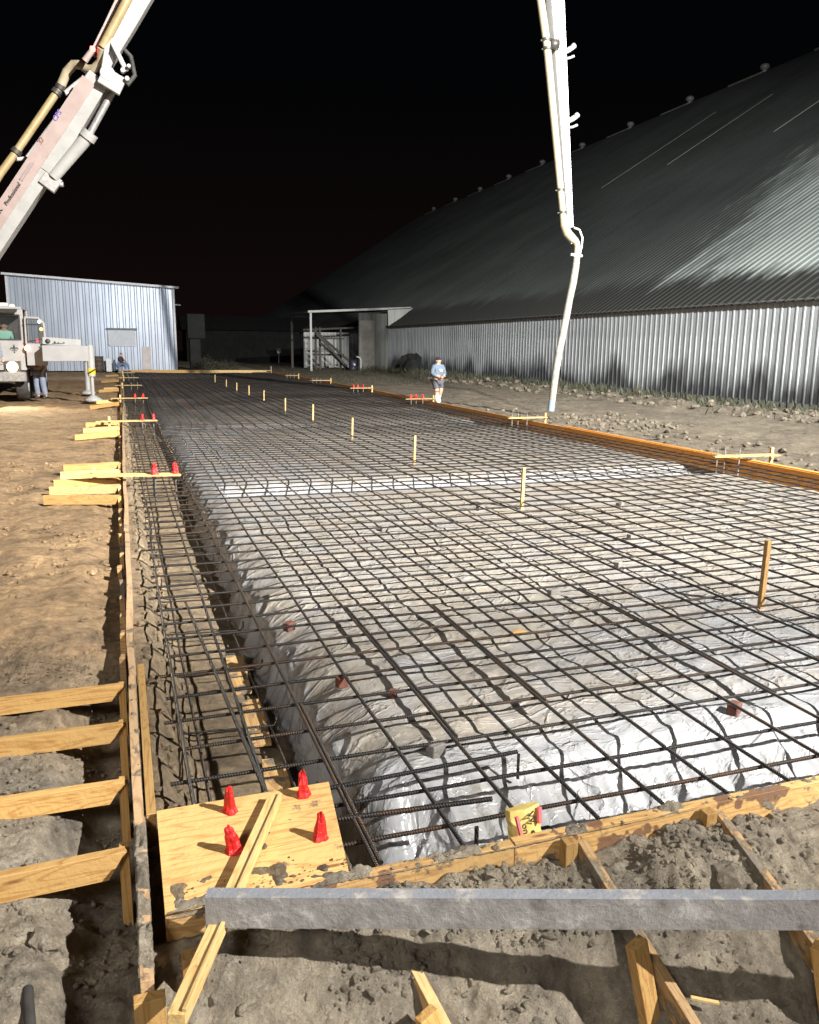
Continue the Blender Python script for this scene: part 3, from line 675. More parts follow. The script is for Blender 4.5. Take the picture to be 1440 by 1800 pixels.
# stakes and kickers on the left
def kicker(y, L, label, grp, zt=-.02, mat=None, dy=0, drop=0, h=.09):
    t = thing('kicker_brace', (-.03, y, 0), label, 'kicker brace', grp)
    board('brace_board', (-L, dy, zt - h / 2 - drop), (-.045, 0, zt - h / 2), .038, h, mat or W_NEW, t, cut1=.06, warp=.006)
    board('stake', (-.05, .042, -.46), (-.05, .042, zt - .02), .035, .075, mat or W_NEW, t, up=(0, 1, 0))
    return t
for k, y in enumerate([2.80, 3.29, 3.85, 4.33]):
    kicker(y, [1.45, 1.5, 1.4, 1.5][k], f'{["nearest","second nearest","third nearest","fourth nearest"][k]} pale 2x4 kicker braced against the near left form', 'near left kickers', dy=[-.06, .02, .0, -.02][k], drop=.0, h=[.10, .09, .09, .085][k])
yc = [(9.98, 10.2, .88), (10.72, 10.75, .86), (11.23, 11.22, .84), (11.9, 11.85, .80), (12.6, 12.5, .80),
      (17.6, 17.0, .86), (18.6, 18.2, .76), (19.5, 19.4, .74), (26.6, 25.0, .80), (27.6, 27.2, .7), (34.6, 33.6, .75), (35.4, 35.0, .6), (43.2, 42.0, .8), (50.5, 49.5, .7)]
cl = ['near', 'near', 'near', 'near', 'near', 'second', 'second', 'second', 'third', 'third', 'fourth', 'fourth', 'fifth', 'farthest']
cnt = {}
for (y, yl, L), c in zip(yc, cl):
    cnt[c] = cnt.get(c, 0) + 1
    kicker(y, L, f'{ORD[cnt[c]-1]} yellow kicker from the front in the {c if c!="near" else "first"} cluster along the left form', f'kickers of the {c} cluster', zt=-.0 + .01 * cnt[c], dy=yl - y, mat=W_NEW if cnt[c] % 2 else W_PALE, h=.11)
cs = {}
stk = MB().box((0, 0, .16), (.035, .075, .36)).mesh('form_stake', W_MUD, bevel=.002)
k = 0
for y in grid_lines(4.75, 52, lambda y: .42 if y < 9.5 else .8):
    if any(abs(y - q[0]) < .25 for q in yc): continue
    o = link('form_stake', stk); o.location = (-.07 + .13 * sstep(8, 40, y), y, -.36 - random.uniform(.0, .05)); o.rotation_euler = (random.uniform(-.05, .05), random.uniform(-.06, .02), random.uniform(-.2, .2))
    if k < 10: tag(o, f'{ORD[k]} short muddy stake behind the left form beyond the near kickers', 'stake', 'stakes behind the left form')
    else:
        tb = [0, 11.25, 19.15, 27.3, 35.2, 43.2]; kt = max(q for q, v_ in enumerate(tb) if v_ < y); cs[kt] = cs.get(kt, 0) + 1
        tag(o, f'{ORD[cs[kt]-1]} small muddy stake behind the left form ' + (f'beyond its {ORD[kt-1]} bolt template' if kt else 'leading up to its first bolt template'), 'stake', 'far stakes behind the left form')
    k += 1

# bolt templates over the edges
def cap(b, p, h=.10, r=.026):
    s = random.random() * 50; n = 16; lx, ly = random.uniform(-.012, .012), random.uniform(-.010, .010); vs = []; prof = [(1.25, 0), (1.22, .06), (1.0, .2), (.88, .4), (.82, .58), (.74, .70), (.60, .80), (.66, .87), (.52, .95), (.26, 1.0), (.0, 1.0)]
    for q, z in prof:
        for k in range(n):
            a = 2 * pi * k / n; w = r * q * (1 + .45 * noise.noise(V((math.cos(a) * 1.5, math.sin(a) * 1.5 + s, z * 2))) + .16 * noise.noise(V((a * 2.4, s, z * 6))) + .09 * (k % 2))
            vs.append((p[0] + lx * z * z + w * math.cos(a), p[1] + ly * z * z + w * math.sin(a) * .85, p[2] + z * h + (.014 * noise.noise(V((math.cos(a) * 2, math.sin(a) * 2 + s, 2))) if z > .6 else 0)))
    b.add(vs, [(i * n + k, i * n + (k + 1) % n, (i + 1) * n + (k + 1) % n, (i + 1) * n + k) for i in range(len(prof) - 1) for k in range(n)], False)
def bolt(p, top, bot, parent):
    MB().tube([(p[0], p[1], bot), (p[0], p[1], top)], .009, 8).lathe((p[0], p[1], .0), [(.0, .012), (.018, .012), (.018, -.006), (0, -.006)], 6).obj('anchor_bolt', GREYM, parent)
def template(y, x0, x1, bolts, capped, label, grp, z=.07, dy=0, post=None, mat=None, wide=.09):
    t = thing('bolt_template', (0, y, 0), label, 'bolt template', grp)
    board('cross_board', (x0, -.05, z), (x1, dy - .05, z), wide, .019, mat or W_PALE, t)
    board('cross_board', (x0 + .1, .05, z + .004), (x1 - .02, dy + .05, z + .004), wide * .8, .019, mat or W_PALE, t)
    if post is not None:
        board('support_stake', (post, 0, -.3), (post, 0, z + .11), .045, .05, mat or W_PALE, t, up=(1, 0, 0))
    for k, x in enumerate(bolts):
        yb = dy * (x - x0) / (x1 - x0) + (.04 if k % 2 else -.04)
        MB().tube([(x, yb, -.34), (x, yb, z + (.05 if capped else .11))], .010, 8).obj('anchor_bolt', GREYM, t)
        if capped:
            b = MB(); cap(b, (x, yb, z + .008), .14, .036); o = b.obj('red_wrap', RED, t)
    return t
LN = ['nearest', 'second', 'third', 'fourth', 'fifth', 'farthest']
for k, (y, x0, x1, cp) in enumerate([(11.25, -.66, .68, True), (19.15, -.55, .74, True), (27.3, -.3, .80, True), (35.2, -.2, .84, False), (43.2, -.1, .88, False), (50.6, -.1, .85, False)]):
    template(y, x0, x1, (.36, .62, .36, .62)[:4] if k == 0 else (.42, .66), cp, f'{LN[k]} bolt template bridging the left form' + (' with red-wrapped bolts' if cp else ' with a small upright stake'),
             'bolt templates over the left form', dy=-.25 if k == 0 else 0, post=x0 + .28, z=.07 if k < 3 else .1)
for k, (y, x0, x1, cp) in enumerate([(10.55, 8.75, 9.95, False), (17.8, 8.70, 9.75, False), (25.1, 8.62, 9.62, True), (32.05, 8.66, 9.62, True), (39.5, 8.65, 9.75, False), (46.0, 8.7, 9.5, False)]):
    template(y, x0, x1, (8.82, 9.02, 9.22), cp, f'{LN[k]} bolt template over the right form' + (' with red-wrapped bolts' if cp else ' with bare bolts'), 'bolt templates over the right form', post=x1 - .02, z=.09, dy=-.1 * (k == 0), mat=W_PALE)

# centre line of grade stakes
for k, (y, zt, x) in enumerate([(4.61, .385, 4.375), (8.53, .365, 4.40), (12.36, .345, 4.41), (16.29, .30, 4.45), (20.4, .29, 4.55), (23.2, .28, 4.38), (27.6, .27, 4.5), (31.1, .26, 4.52), (33.6, .25, 4.4), (37.0, .25, 4.4), (41.5, .3, 4.4)]):
    o = board('grade_stake', (x, y, -.2), (x + .012, y, zt), .036, .036, W_PALE if k else W_NEW, up=(0, 1, 0))
    tag(o, f'{ORD[k]} upright wooden grade stake from the front in the row down the slab', 'grade stake', 'grade stakes down the middle of the slab')

# ------------------------------------------------------------------ foreground corner
ply = thing('plywood_template', (.04, 2.36, 0), 'square plywood sheet lying over the near corner of the form', 'plywood sheet')
pl = MB(); pl.prism([(0, 0), (0.59, -.0), (.665, .595), (.0, .590)], 0, .014)
me = pl.mesh('sheet', W_PLY)
for v in me.vertices: v.co = V((v.co.x, v.co.z, v.co.y + .004))
bm = bmesh.new(); bm.from_mesh(me); bmesh.ops.recalc_face_normals(bm, faces=bm.faces[:]); bm.to_mesh(me); bm.free()
link('sheet', me, ply)
for k, (x, y, l) in enumerate([(.30, 2.86, 'back left red-wrapped bolt end standing on the near plywood'), (.585, 2.88, 'back right red-wrapped bolt end standing on the near plywood'),
                               (.585, 2.585, 'front right red-wrapped bolt end standing on the near plywood'), (.285, 2.60, 'front left red-wrapped bolt end, slumped, by the white stick')]):
    t = thing('capped_bolt', (x, y, .018), l, 'capped bolt', 'red-wrapped bolts on the plywood')
    b = MB(); cap(b, (0, 0, 0), .10, .023); o = b.obj('red_wrap', RED, t)
    MB().tube([(0, 0, -.4), (0, 0, .07)], .009, 8).obj('anchor_bolt', GREYM, t)
    t.rotation_euler = (0, -.12 if k == 3 else random.uniform(-.05, .05), random.random() * 6 if k != 3 else 0)
st = thing('wooden_stick', (.045, 1.87, .06), 'pale square wooden stick slanting under the aluminium straightedge over the plywood', 'stick')
board('stick', (0, 0, 0), (.43, 1.0, -.021), .048, .036, W_PALE, st); board('rib', (.02, .0, .0235), (.445, .98, .0025), .012, .011, W_PALE, st)
se = thing('straightedge', (.149, 2.19, .060), 'long mud-caked metal straightedge lying across the lower part of the photo', 'straightedge')
d = V((.9441, -.3295, .006)).normalized(); nrm = V((.3295, .9441, 0))
p0 = V((0, 0, .05)) + nrm * .0225; L = 3.4
b = MB(); n = 60
for i in range(n + 1):
    c = p0 + d * (L * i / n); j1 = .0008 * noise.noise(V((i * .8, 0, 0)))
    for a, z in ((-1, -1), (1, -1), (1, 1), (-1, 1)): b.v.append(tuple(c + nrm * a * (.0225 + j1) + V((0, 0, z * .0508))))
for i in range(n):
    for k in range(4): b.f.append((4 * i + k, 4 * i + (k + 1) % 4, 4 * i + 4 + (k + 1) % 4, 4 * i + 4 + k))
b.f += [(3, 2, 1, 0), (4 * n, 4 * n + 1, 4 * n + 2, 4 * n + 3)]; b.smooth = [False] * len(b.f); b.m = [0] * len(b.f)
b.obj('bar', SCREED, se)
o = board('corner_stake', (.105, 2.20, -.55), (.105, 2.21, -.03), .05, .055, W_NEW, up=(1, 0, 0)); tag(o, 'square wooden stake under the near end of the pale stick', 'stake')
def front_kicker(x, y, zt, x2, y2, z2, label, outer=None, mat=W_MUD):
    t = thing('front_kicker', (x, y, 0), label, 'kicker brace', 'kickers in front of the front form')
    board('stake', (-.03, -.015, -.45), (-.03, -.015, zt), .045, .05, W_NEW, t, up=(1, 0, 0))
    board('brace_board', (.02, -.0, zt - .05), (x2 - x, y2 - y, z2), .036, .085, mat, t)
    if outer:
        (ox, oy, ot, ow) = outer
        board('outer_stake', (ox - x + .115, oy - y - .02, -.62), (ox - x - .005, oy - y + .01, ot), .036, .066, W_NEW, t, up=(1, .3, 0))
    return t
front_kicker(.70, 2.33, -.06, .86, 1.72, -.385, 'leftmost kicker in front of the front form, mostly buried in mud', (.755, 1.93, -.19, 0))
front_kicker(1.47, 2.335, -.0, 1.57, 1.62, -.385, 'middle kicker before the front form with an orange-sided outer stake', (1.425, 1.86, -.07, 0))
front_kicker(2.08, 2.335, .0, 2.13, 1.60, -.37, 'rightmost kicker before the front form, at the right edge of the photo', (2.0, 1.70, -.10, 0))
front_kicker(2.95, 2.335, -.015, 3.0, 1.60, -.36, 'kicker before the front form beyond the right edge')
o = board('wood_scrap', (1.62, 1.84, -.30), (1.70, 1.80, -.31), .012, .01, W_PALE); tag(o, 'small pale splinter of wood on the mud under the straightedge', 'splinter')
def patch(b, o, u, v, nu, nv, amp, thr, sc_, seed, z0=-.004):
    """lumpy skin of mud lying on a flat top: only its lumps rise above the surface"""
    o, u, v = V(o), V(u), V(v); vs = []
    for j in range(nv + 1):
        for i in range(nu + 1):
            a, c = i / nu, j / nv; p = o + u * a + v * c; edge = min(1, 6 * min(c, 1 - c) + .25, 8 * min(a, 1 - a) + .0)
            h = noise.fractal(V((p.x * sc_, p.y * sc_, seed)), 1.0, 2.0, 4) - thr
            h2 = noise.noise(V((p.x * 60, p.y * 60, seed)))
            vs.append(p + V((.003 * h2, .003 * h2, z0 + max(0, h) * amp * edge + (max(0, min(.2, h)) * 5) * (.004 + .004 * h2) * edge)))
    b.add(vs, [(j * (nu + 1) + i, j * (nu + 1) + i + 1, (j + 1) * (nu + 1) + i + 1, (j + 1) * (nu + 1) + i) for j in range(nv) for i in range(nu)], True)
b = MB()
patch(b, (-.044, 2.14, -.010), (0, .85, 0), (.044, 0, 0), 150, 8, .05, -.28, 9, 3)
patch(b, (-.040, 3.0, -.010), (0, 2.2, 0), (.036, 0, 0), 180, 6, .03, .25, 9, 5)
patch(b, (.05, 2.352, -.005), (3.0, .0, 0), (0, .046, 0), 460, 9, .05, .0, 7, 8)
patch(b, (.05, 2.35, .018), (.60, .02, 0), (0, .13, 0), 120, 26, .03, .12, 9, 12)
patch(b, (.12, 2.44, .018), (.45, .02, 0), (0, .3, 0), 110, 60, .012, .45, 14, 14)
for _ in range(110):
    x = random.uniform(.08, .68); r = .002 + .006 * random.random() ** 3; clod(b, (x, 2.37 + abs(random.gauss(0, .05)), .02 + r * .2), r, ICO, .6)
for _ in range(120):
    x = random.uniform(.7, 3.0); r = .002 + .009 * random.random() ** 3; clod(b, (x, 2.375 + random.uniform(-.02, .02), -.003 + r * .3), r, ICO, .6)
tag(b.obj('mud_crumbs', CLOD, fix=False), 'wet clay crumbs smeared on the plywood edge and form tops', 'mud crumbs', kind='stuff')

# ------------------------------------------------------------------ big warehouse
def rib_profile(L, pitch, h, top=.05, foot=.11, minor=True, phase=0):
    out = []; x = phase
    while x < L:
        out += [(x, 0), (x + (foot - top) / 2, h), (x + (foot + top) / 2, h), (x + foot, 0)]
        if minor:
            for q in (.45, .72):
                xx = x + foot + (pitch - foot) * q; out += [(xx - .012, 0), (xx, h * .18), (xx + .012, 0)]
        x += pitch
    out.append((L, 0)); return out
def sheet(prof, o, a, up, out):
    """corrugated sheet: profile along a, extruded along up, ribs towards out"""
    o, a, up, out = V(o), V(a), V(up), V(out); vs = []
    for s, h in prof: vs += [o + a * s + out * h, o + a * s + out * h + up]
    return vs, [(2 * i, 2 * i + 2, 2 * i + 3, 2 * i + 1) for i in range(len(prof) - 1)]
WX = 19.5; EZ = 3.25
wh = thing('warehouse', (WX, 60, 0), 'huge dark warehouse with steep ribbed metal roof and low pale corrugated side wall', 'warehouse')
wh_off = V((WX, 60, 0))
def wh_add(name, vs, fs, mat, sm=False): return MB().add([V(v) - wh_off for v in vs], fs, sm).obj(name, mat, wh, fix=False)
v1, f1 = sheet(rib_profile(53.3, .305, .030), (WX, 8, -.02), (0, 1, 0), (0, 0, EZ), (-1, 0, 0)); wh_add('side_wall', v1, f1, TIN_WALL)
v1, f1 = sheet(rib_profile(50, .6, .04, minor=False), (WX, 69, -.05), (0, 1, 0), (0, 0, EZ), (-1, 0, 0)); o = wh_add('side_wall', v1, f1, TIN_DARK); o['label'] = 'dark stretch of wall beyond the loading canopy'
sl = math.radians(32.5); RL = (54 - WX) / math.cos(sl) + .3
rv = V((math.cos(sl), 0, math.sin(sl))); rn = V((-math.sin(sl), 0, math.cos(sl)))
v1, f1 = sheet(rib_profile(150, .38, .045, .04, .10, False), V((WX, 0, EZ + .08)) - rv * .25, (0, 1, 0), rv * RL, rn); wh_add('roof', v1, f1, ROOF)
v1, f1 = sheet(rib_profile(150, .38, .045, .04, .10, False), V((88.5, 0, EZ + .08)), (0, 1, 0), V((-rv.x, 0, rv.z)) * (RL - .3), V((math.sin(sl), 0, math.cos(sl)))); wh_add('roof', v1, f1, ROOF)
MB().beam((-.10, -60, EZ - .02), (-.10, -8.0, EZ - .02), .07, .10).beam((-.10, 2, EZ - .02), (-.10, 90, EZ - .02), .07, .10).obj('eave_gutter', GREYM, wh)
MB().box((.06, -29, -.05), (.18, 46, .42)).obj('foundation_curb', CONC, wh)
MB().add([(0, 90, 0), (69, 90, 0), (69, 90, EZ), (34.5, 90, 25), (0, 90, EZ)], [(0, 1, 2, 3, 4)]).obj('end_wall', TIN_DARK, wh)
for q in range(3):                             # lighter lap seams up the roof
    pa = [V((36.5, 51, 0)), V((36.2, 40.7, 0)), V((36, 58.5, 0))][q]
    z0 = EZ + .16 + (pa.x - WX) * math.tan(sl); Ls = [10, 9, 12][q]
    c0 = V((pa.x, pa.y, z0)) - wh_off; MB().beam(c0, c0 + rv * Ls, .07, .03, up=rn).obj('lap_seam', TIN_BACK, wh)
for k in range(11):
    y = 42.5 + 10 * k
    t = MB().lathe((0, 0, 0), [(.22, -.5), (.22, 0), (.36, .05), (.42, .22), (.32, .40), (.1, .48), (0, .5)], 12).box((0, 2.2, -.35), (.5, 4.2, .35)).obj('roof_vent', TIN_BACK, wh, (54 - WX, y - 60, 25.5))
# loading canopy
cp = thing('loading_canopy', (12, 54, 0), 'open flat-roofed loading canopy on a slim post at the far end of the warehouse wall', 'canopy')
cp.location = (13.45, 60.5, 0); cp.scale = (1.12, 1.12, 1.07)
def cadd(name, mb, mat): return mb.obj(name, mat, cp)
MB().beam((-.2, -.05, 3.90), (6.9, -.05, 4.33), .06, .14).obj('fascia', TIN_BACK, cp)
MB().add([(-.2, 0, 3.97), (6.9, 0, 4.40), (6.9, 7.5, 4.40), (-.2, 7.5, 3.97), (-.2, 0, 3.90), (6.9, 0, 4.33), (6.9, 7.5, 4.33), (-.2, 7.5, 3.9)], [(0, 1, 2, 3), (7, 6, 5, 4), (0, 4, 5, 1), (3, 2, 6, 7), (0, 3, 7, 4)]).obj('roof', TIN_DARK, cp)
MB().beam((0, .1, -.1), (0, .1, 3.9), .13, .13, up=(0, 1, 0)).obj('post', TIN_BACK, cp)
MB().beam((.15, 7.2, -.1), (.15, 7.2, 3.9), .16, .16, up=(0, 1, 0)).obj('post', W_OLD, cp)
v1, f1 = sheet(rib_profile(1.65, .3, .03), (5.35, -.02, 2.95), (1, 0, 0), (0, 0, 1.35), (0, -1, 0)); 
# triangular cheek between canopy roof and warehouse roof
MB().add([(5.25, -.08, 4.20), (7.05, -.08, 4.32), (5.30, -.08, 2.95), (5.25, 0, 4.20), (7.05, 0, 4.32), (5.30, 0, 2.95)], [(0, 1, 2), (5, 4, 3), (0, 3, 4, 1), (1, 4, 5, 2), (2, 5, 3, 0)]).obj('gable_cheek', TIN_BACK, cp)
v1, f1 = sheet(rib_profile(2.1, .3, .03), (3.3, .3, -.05), (1, 0, 0), (0, 0, 3.95), (0, -1, 0)); MB().add(v1, f1).obj('side_wall', TIN_DARK, cp, fix=False)
MB().box((3.85, .20, 1.7), (1.05, .06, 3.4)).obj('tall_door', simple('door_tin', (.13, .125, .11), (.19, .18, .16), 3, .7), cp)
v1, f1 = sheet(rib_profile(4.2, .25, .03, minor=False), (.9, 6.6, -.05), (1, 0, 0), (0, 0, 2.7), (0, -1, 0)); MB().add(v1, f1).obj('back_wall', TIN_BACK, cp, fix=False)
MB().beam((.2, 3.5, 2.75), (4.5, 3.5, 3.0), .3, .12).obj('cross_beam', W_OLD, cp)
for p, q in [((.6, 1.2, 2.5), (2.7, 1.2, .2)), ((.9, 1.6, 1.9), (2.9, 1.6, -.0)), ((.5, 1.4, 2.7), (3.3, 1.4, .25))]:
    MB().beam(p, q, .12, .16).obj('diagonal_brace', W_OLD, cp)
for x in (.75, 1.05, 2.5): MB().beam((x, 2, -.1), (x, 2, 2.9), .13, .13, up=(0, 1, 0)).obj('timber_post', W_OLD, cp)
MB().beam((.5, 2.2, 1.0), (2.8, 2.2, 1.0), .1, .14).obj('rail', W_OLD, cp); MB().beam((.5, 2.2, 2.15), (2.8, 2.2, 2.15), .1, .12).obj('rail', W_OLD, cp)
bar_ = thing('blue_drum', (16.5, 60.0, -.1), 'dark blue drum with a white patch standing under the loading canopy', 'drum')
MB().lathe((0, 0, 0), [(0, 0), (.29, 0), (.30, .3), (.28, .32), (.30, .34), (.30, .85), (0, .86)], 16).obj('shell', simple('blue_drum_paint', (.02, .022, .04), (.03, .03, .05), 5, .5), bar_)
MB().box((.02, -.31, .5), (.12, .02, .14)).obj('sticker', WHITE_P, bar_)
wp = MB().tube([(0, 0, 0), (0, 0, .85), (-.08, 0, 1.0), (-.35, 0, 1.08)], .05, 8).obj('white_pipe', WHITE_P, loc=(17.1, 60.0, -.1)); tag(wp, 'bent white pipe rising beside the blue drum', 'pipe')
dt = thing('dark_tarp_heap', (18.9, 54.5, -.1), 'dark covered heap leaning against the warehouse wall by the canopy', 'heap')
b = MB()
for k in range(5): clod(b, (random.uniform(-.2, .2), k * .5 - 1, .45), .62, ICO2, 1.25)
b.obj('cover', LOW_LIT, dt); b = MB(); clod(b, (-.6, -1.2, .3), .07, ICO2, 1); b.obj('white_knob', WHITE_P, dt)
# grass and weeds along the wall
b = MB()
for _ in range(5200):
    x = 19.3 - abs(random.gauss(0, .75)) - (1.2 if random.random() < .3 else 0); y = random.uniform(16, 62)
    if fb(x, y, .55, 3, 30) < -.12: continue
    z = ground_z(x, y); h = random.uniform(.12, .5) * (1 if y > 24 else .7); a = random.random() * 6.28; l = random.uniform(.05, .22); w = .012
    ca, sa = math.cos(a), math.sin(a)
    b.add([(x - sa * w, y + ca * w, z), (x + sa * w, y - ca * w, z), (x + ca * l * .4 + sa * w * .6, y + sa * l * .4 - ca * w * .6, z + h * .65), (x + ca * l, y + sa * l, z + h)], [(0, 1, 2), (0, 2, 3)])
for _ in range(2500):
    x = random.uniform(10.3, 18); y = random.uniform(38, 62)
    if fb(x, y, .4, 3, 31) < .0: continue
    z = ground_z(x, y); h = random.uniform(.06, .28); a = random.random() * 6.28; l = .1; w = .014; ca, sa = math.cos(a), math.sin(a)
    b.add([(x - sa * w, y + ca * w, z), (x + sa * w, y - ca * w, z), (x + ca * l, y + sa * l, z + h)], [(0, 1, 2)])
tag(b.obj('grass', GRASS, fix=False), 'rough grass and weeds growing along the foot of the warehouse wall', 'grass', kind='stuff')

# ------------------------------------------------------------------ shed at the far end
sh = thing('metal_shed', (-1.3, 59, 0), 'pale blue corrugated metal shed with a shed roof and small shuttered window', 'shed')
def zt(x): return 5.95 - (x + 6.45) * .0495
v1, f1 = sheet(rib_profile(10.1, .40, .055, .10, .2, False), (-6.4 + 1.3, 0, -.05), (1, 0, 0), (0, 0, 3.25), (0, -1, 0)); MB().add(v1, f1).obj('front_wall', TIN_SHED, sh, fix=False)
v1, f1 = sheet(rib_profile(10.1, .40, .055, .10, .2, False), (-6.4 + 1.3, -.02, 3.17), (1, 0, 0), (0, 0, 1), (0, -1, 0))
v1 = [V((v[0], v[1], 3.17 if i % 2 == 0 else zt(v[0] - 1.3) - .02)) for i, v in enumerate(v1)]; MB().add(v1, f1).obj('front_wall', TIN_SHED, sh, fix=False)
MB().beam((-5.35, -.22, zt(-6.65) + .02), (5.35, -.22, zt(4.05) + .02), .5, .13).obj('roof_edge', WHITE_P, sh)
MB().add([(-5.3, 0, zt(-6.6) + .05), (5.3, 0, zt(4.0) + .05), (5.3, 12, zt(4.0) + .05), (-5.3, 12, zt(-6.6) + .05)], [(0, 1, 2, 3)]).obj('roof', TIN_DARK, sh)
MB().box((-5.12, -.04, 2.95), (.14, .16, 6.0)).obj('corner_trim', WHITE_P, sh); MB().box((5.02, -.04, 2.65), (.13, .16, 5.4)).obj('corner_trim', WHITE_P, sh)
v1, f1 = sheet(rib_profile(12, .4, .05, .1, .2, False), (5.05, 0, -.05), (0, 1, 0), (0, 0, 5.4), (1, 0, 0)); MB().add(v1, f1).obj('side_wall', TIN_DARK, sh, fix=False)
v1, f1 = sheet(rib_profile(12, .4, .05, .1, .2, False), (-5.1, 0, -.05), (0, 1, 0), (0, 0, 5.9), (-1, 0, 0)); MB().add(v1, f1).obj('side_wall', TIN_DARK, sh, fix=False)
w = MB().box((0, 0, 0), (1.62, .05, 1.02)).obj('window', simple('cloudy_shutter', (.42, .44, .47), (.36, .38, .41), 2, .45), sh, (1.6, -.09, 2.15))
MB().box((0, -.07, .55), (1.95, .24, .045), (.25, 0, 0)).obj('hood', GREYM, w)
for p, q in [((-.83, -.03, -.53), (.83, -.03, -.53)), ((-.83, -.03, -.5), (-.83, -.03, .5)), ((.83, -.03, -.5), (.83, -.03, .5))]: MB().beam(p, q, .05, .06, up=(0, 1, 0)).obj('frame', WHITE_P, w)
MB().beam((-.75, -.04, -.45), (-.1, -.04, .45), .02, .02, up=(0, 1, 0)).obj('stay_rod', WHITE_P, w)
MB().beam((5.1, -.15, 4.35), (5.45, -.15, 4.33), .06, .08).obj('wall_lamp', WHITE_P, sh)
MB().box((3.1, -.08, .8), (.55, .03, 1.5)).obj('rusty_panel', simple('rust_panel', (.42, .36, .33), (.5, .47, .46), 3, .6), sh)
dr = thing('oil_drum', (-1.25, 57.9, -.05), 'dark rusty drum beside the seated worker before the shed', 'drum')
MB().lathe((0, 0, 0), [(0, 0), (.30, 0), (.31, .3), (.29, .32), (.31, .34), (.31, .6), (.29, .62), (.31, .64), (.31, .95), (0, .94)], 16).obj('shell', simple('rusty_drum', (.05, .035, .025), (.10, .07, .045), 6, .7), dr)
MB().lathe((0, 0, .95), [(.32, -.02), (.33, .0), (.31, .02), (.30, 0)], 16).obj('rim', DARKM, dr)
wb = thing('white_crate', (-.62, 57.8, -.05), 'tall white box standing between the drum and the seated worker', 'crate')
MB().box((0, 0, .42), (.34, .4, .84)).obj('body', WHITE_P, wb, bevel=.01); MB().box((0, 0, .86), (.38, .44, .05)).obj('lid', WHITE_P, wb, bevel=.008)
bk = thing('white_bucket', (.05, 57.1, -.05), 'white bucket the seated worker sits on by the shed', 'bucket')
MB().lathe((0, 0, 0), [(0, 0), (.14, 0), (.165, .38), (.175, .38), (.175, .42), (.15, .42)], 16).obj('pail', WHITE_P, bk); MB().tube([(-.16, 0, .36), (-.12, -.12, .2), (.12, -.12, .2), (.16, 0, .36)], .008, 6).obj('handle', GREYM, bk)
# dim things right of the shed
tk = thing('old_tank', (5.3, 61.5, 0), 'dark square tank on a pale stand just right of the shed', 'tank')
MB().box((0, 0, 3.0), (1.2, 1.2, 1.7)).obj('tank_body', LOW_LIT, tk, bevel=.04); MB().box((-.1, 0, 1.05), (.75, .8, 2.2)).obj('stand', LOW_LIT, tk, bevel=.03)
def bush(name, loc, R_, n, label, seed, cat='bush'):
    random.seed(seed); t = thing(name, loc, label, cat); b = MB()
    for _ in range(n):
        a, e = random.random() * 6.28, random.random(); r = R_ * random.random() ** .4
        p = V((math.cos(a) * r, math.sin(a) * r, e * R_ * 1.1 * (1 - .5 * r / R_)));
        if noise.noise(p * 2 / R_ + V((seed, 0, 0))) < -.15: continue
        q = V((random.uniform(-1, 1), random.uniform(-1, 1), random.uniform(-.3, 1))).normalized() * .09 * R_; s = q.orthogonal().normalized() * .03 * R_
        b.add([p, p + q * .5 + s, p + q, p + q * .5 - s], [(0, 1, 2, 3)])
    b.obj('foliage', GRASS, t); b = MB()
    for k in range(6): b.tube([(0, 0, 0), (random.uniform(-.5, .5) * R_, random.uniform(-.5, .5) * R_, R_ * .8)], [.03 * R_, .01 * R_], 5)
    b.obj('stem', W_OLD, t)
bush('brush_pile', (5.6, 58.2, -.1), 1.1, 1500, 'tangled brush growing at the right corner of the shed', 3); bush('brush_pile', (7.2, 59.3, -.1), .9, 1100, 'low weeds behind the right end of the far form', 4)
random.seed(99)
sg = thing('yard_sign', (15.5, 85, 0), 'tiny pale square sign on a post in the far dark yard', 'sign')
MB().box((0, 0, 1.2), (.45, .03, .5)).obj('plate', WHITE_P, sg); MB().tube([(0, .03, -.1), (0, .03, 1.2)], .03, 6).obj('post', GREYM, sg)
fbk = thing('far_shed', (18, 96, 0), 'long dark low building barely visible at the far end of the yard', 'building')
MB().box((0, 0, 1.6), (22, 6, 3.4)).obj('wall', LOW_LIT, fbk); MB().add([(-11.5, -3.5, 3.3), (11.5, -3.5, 3.3), (11.5, 0, 4.9), (-11.5, 0, 4.9), (11.5, 3.5, 3.3), (-11.5, 3.5, 3.3)], [(0, 1, 2, 3), (3, 2, 4, 5)]).obj('roof', LOW_LIT, fbk)

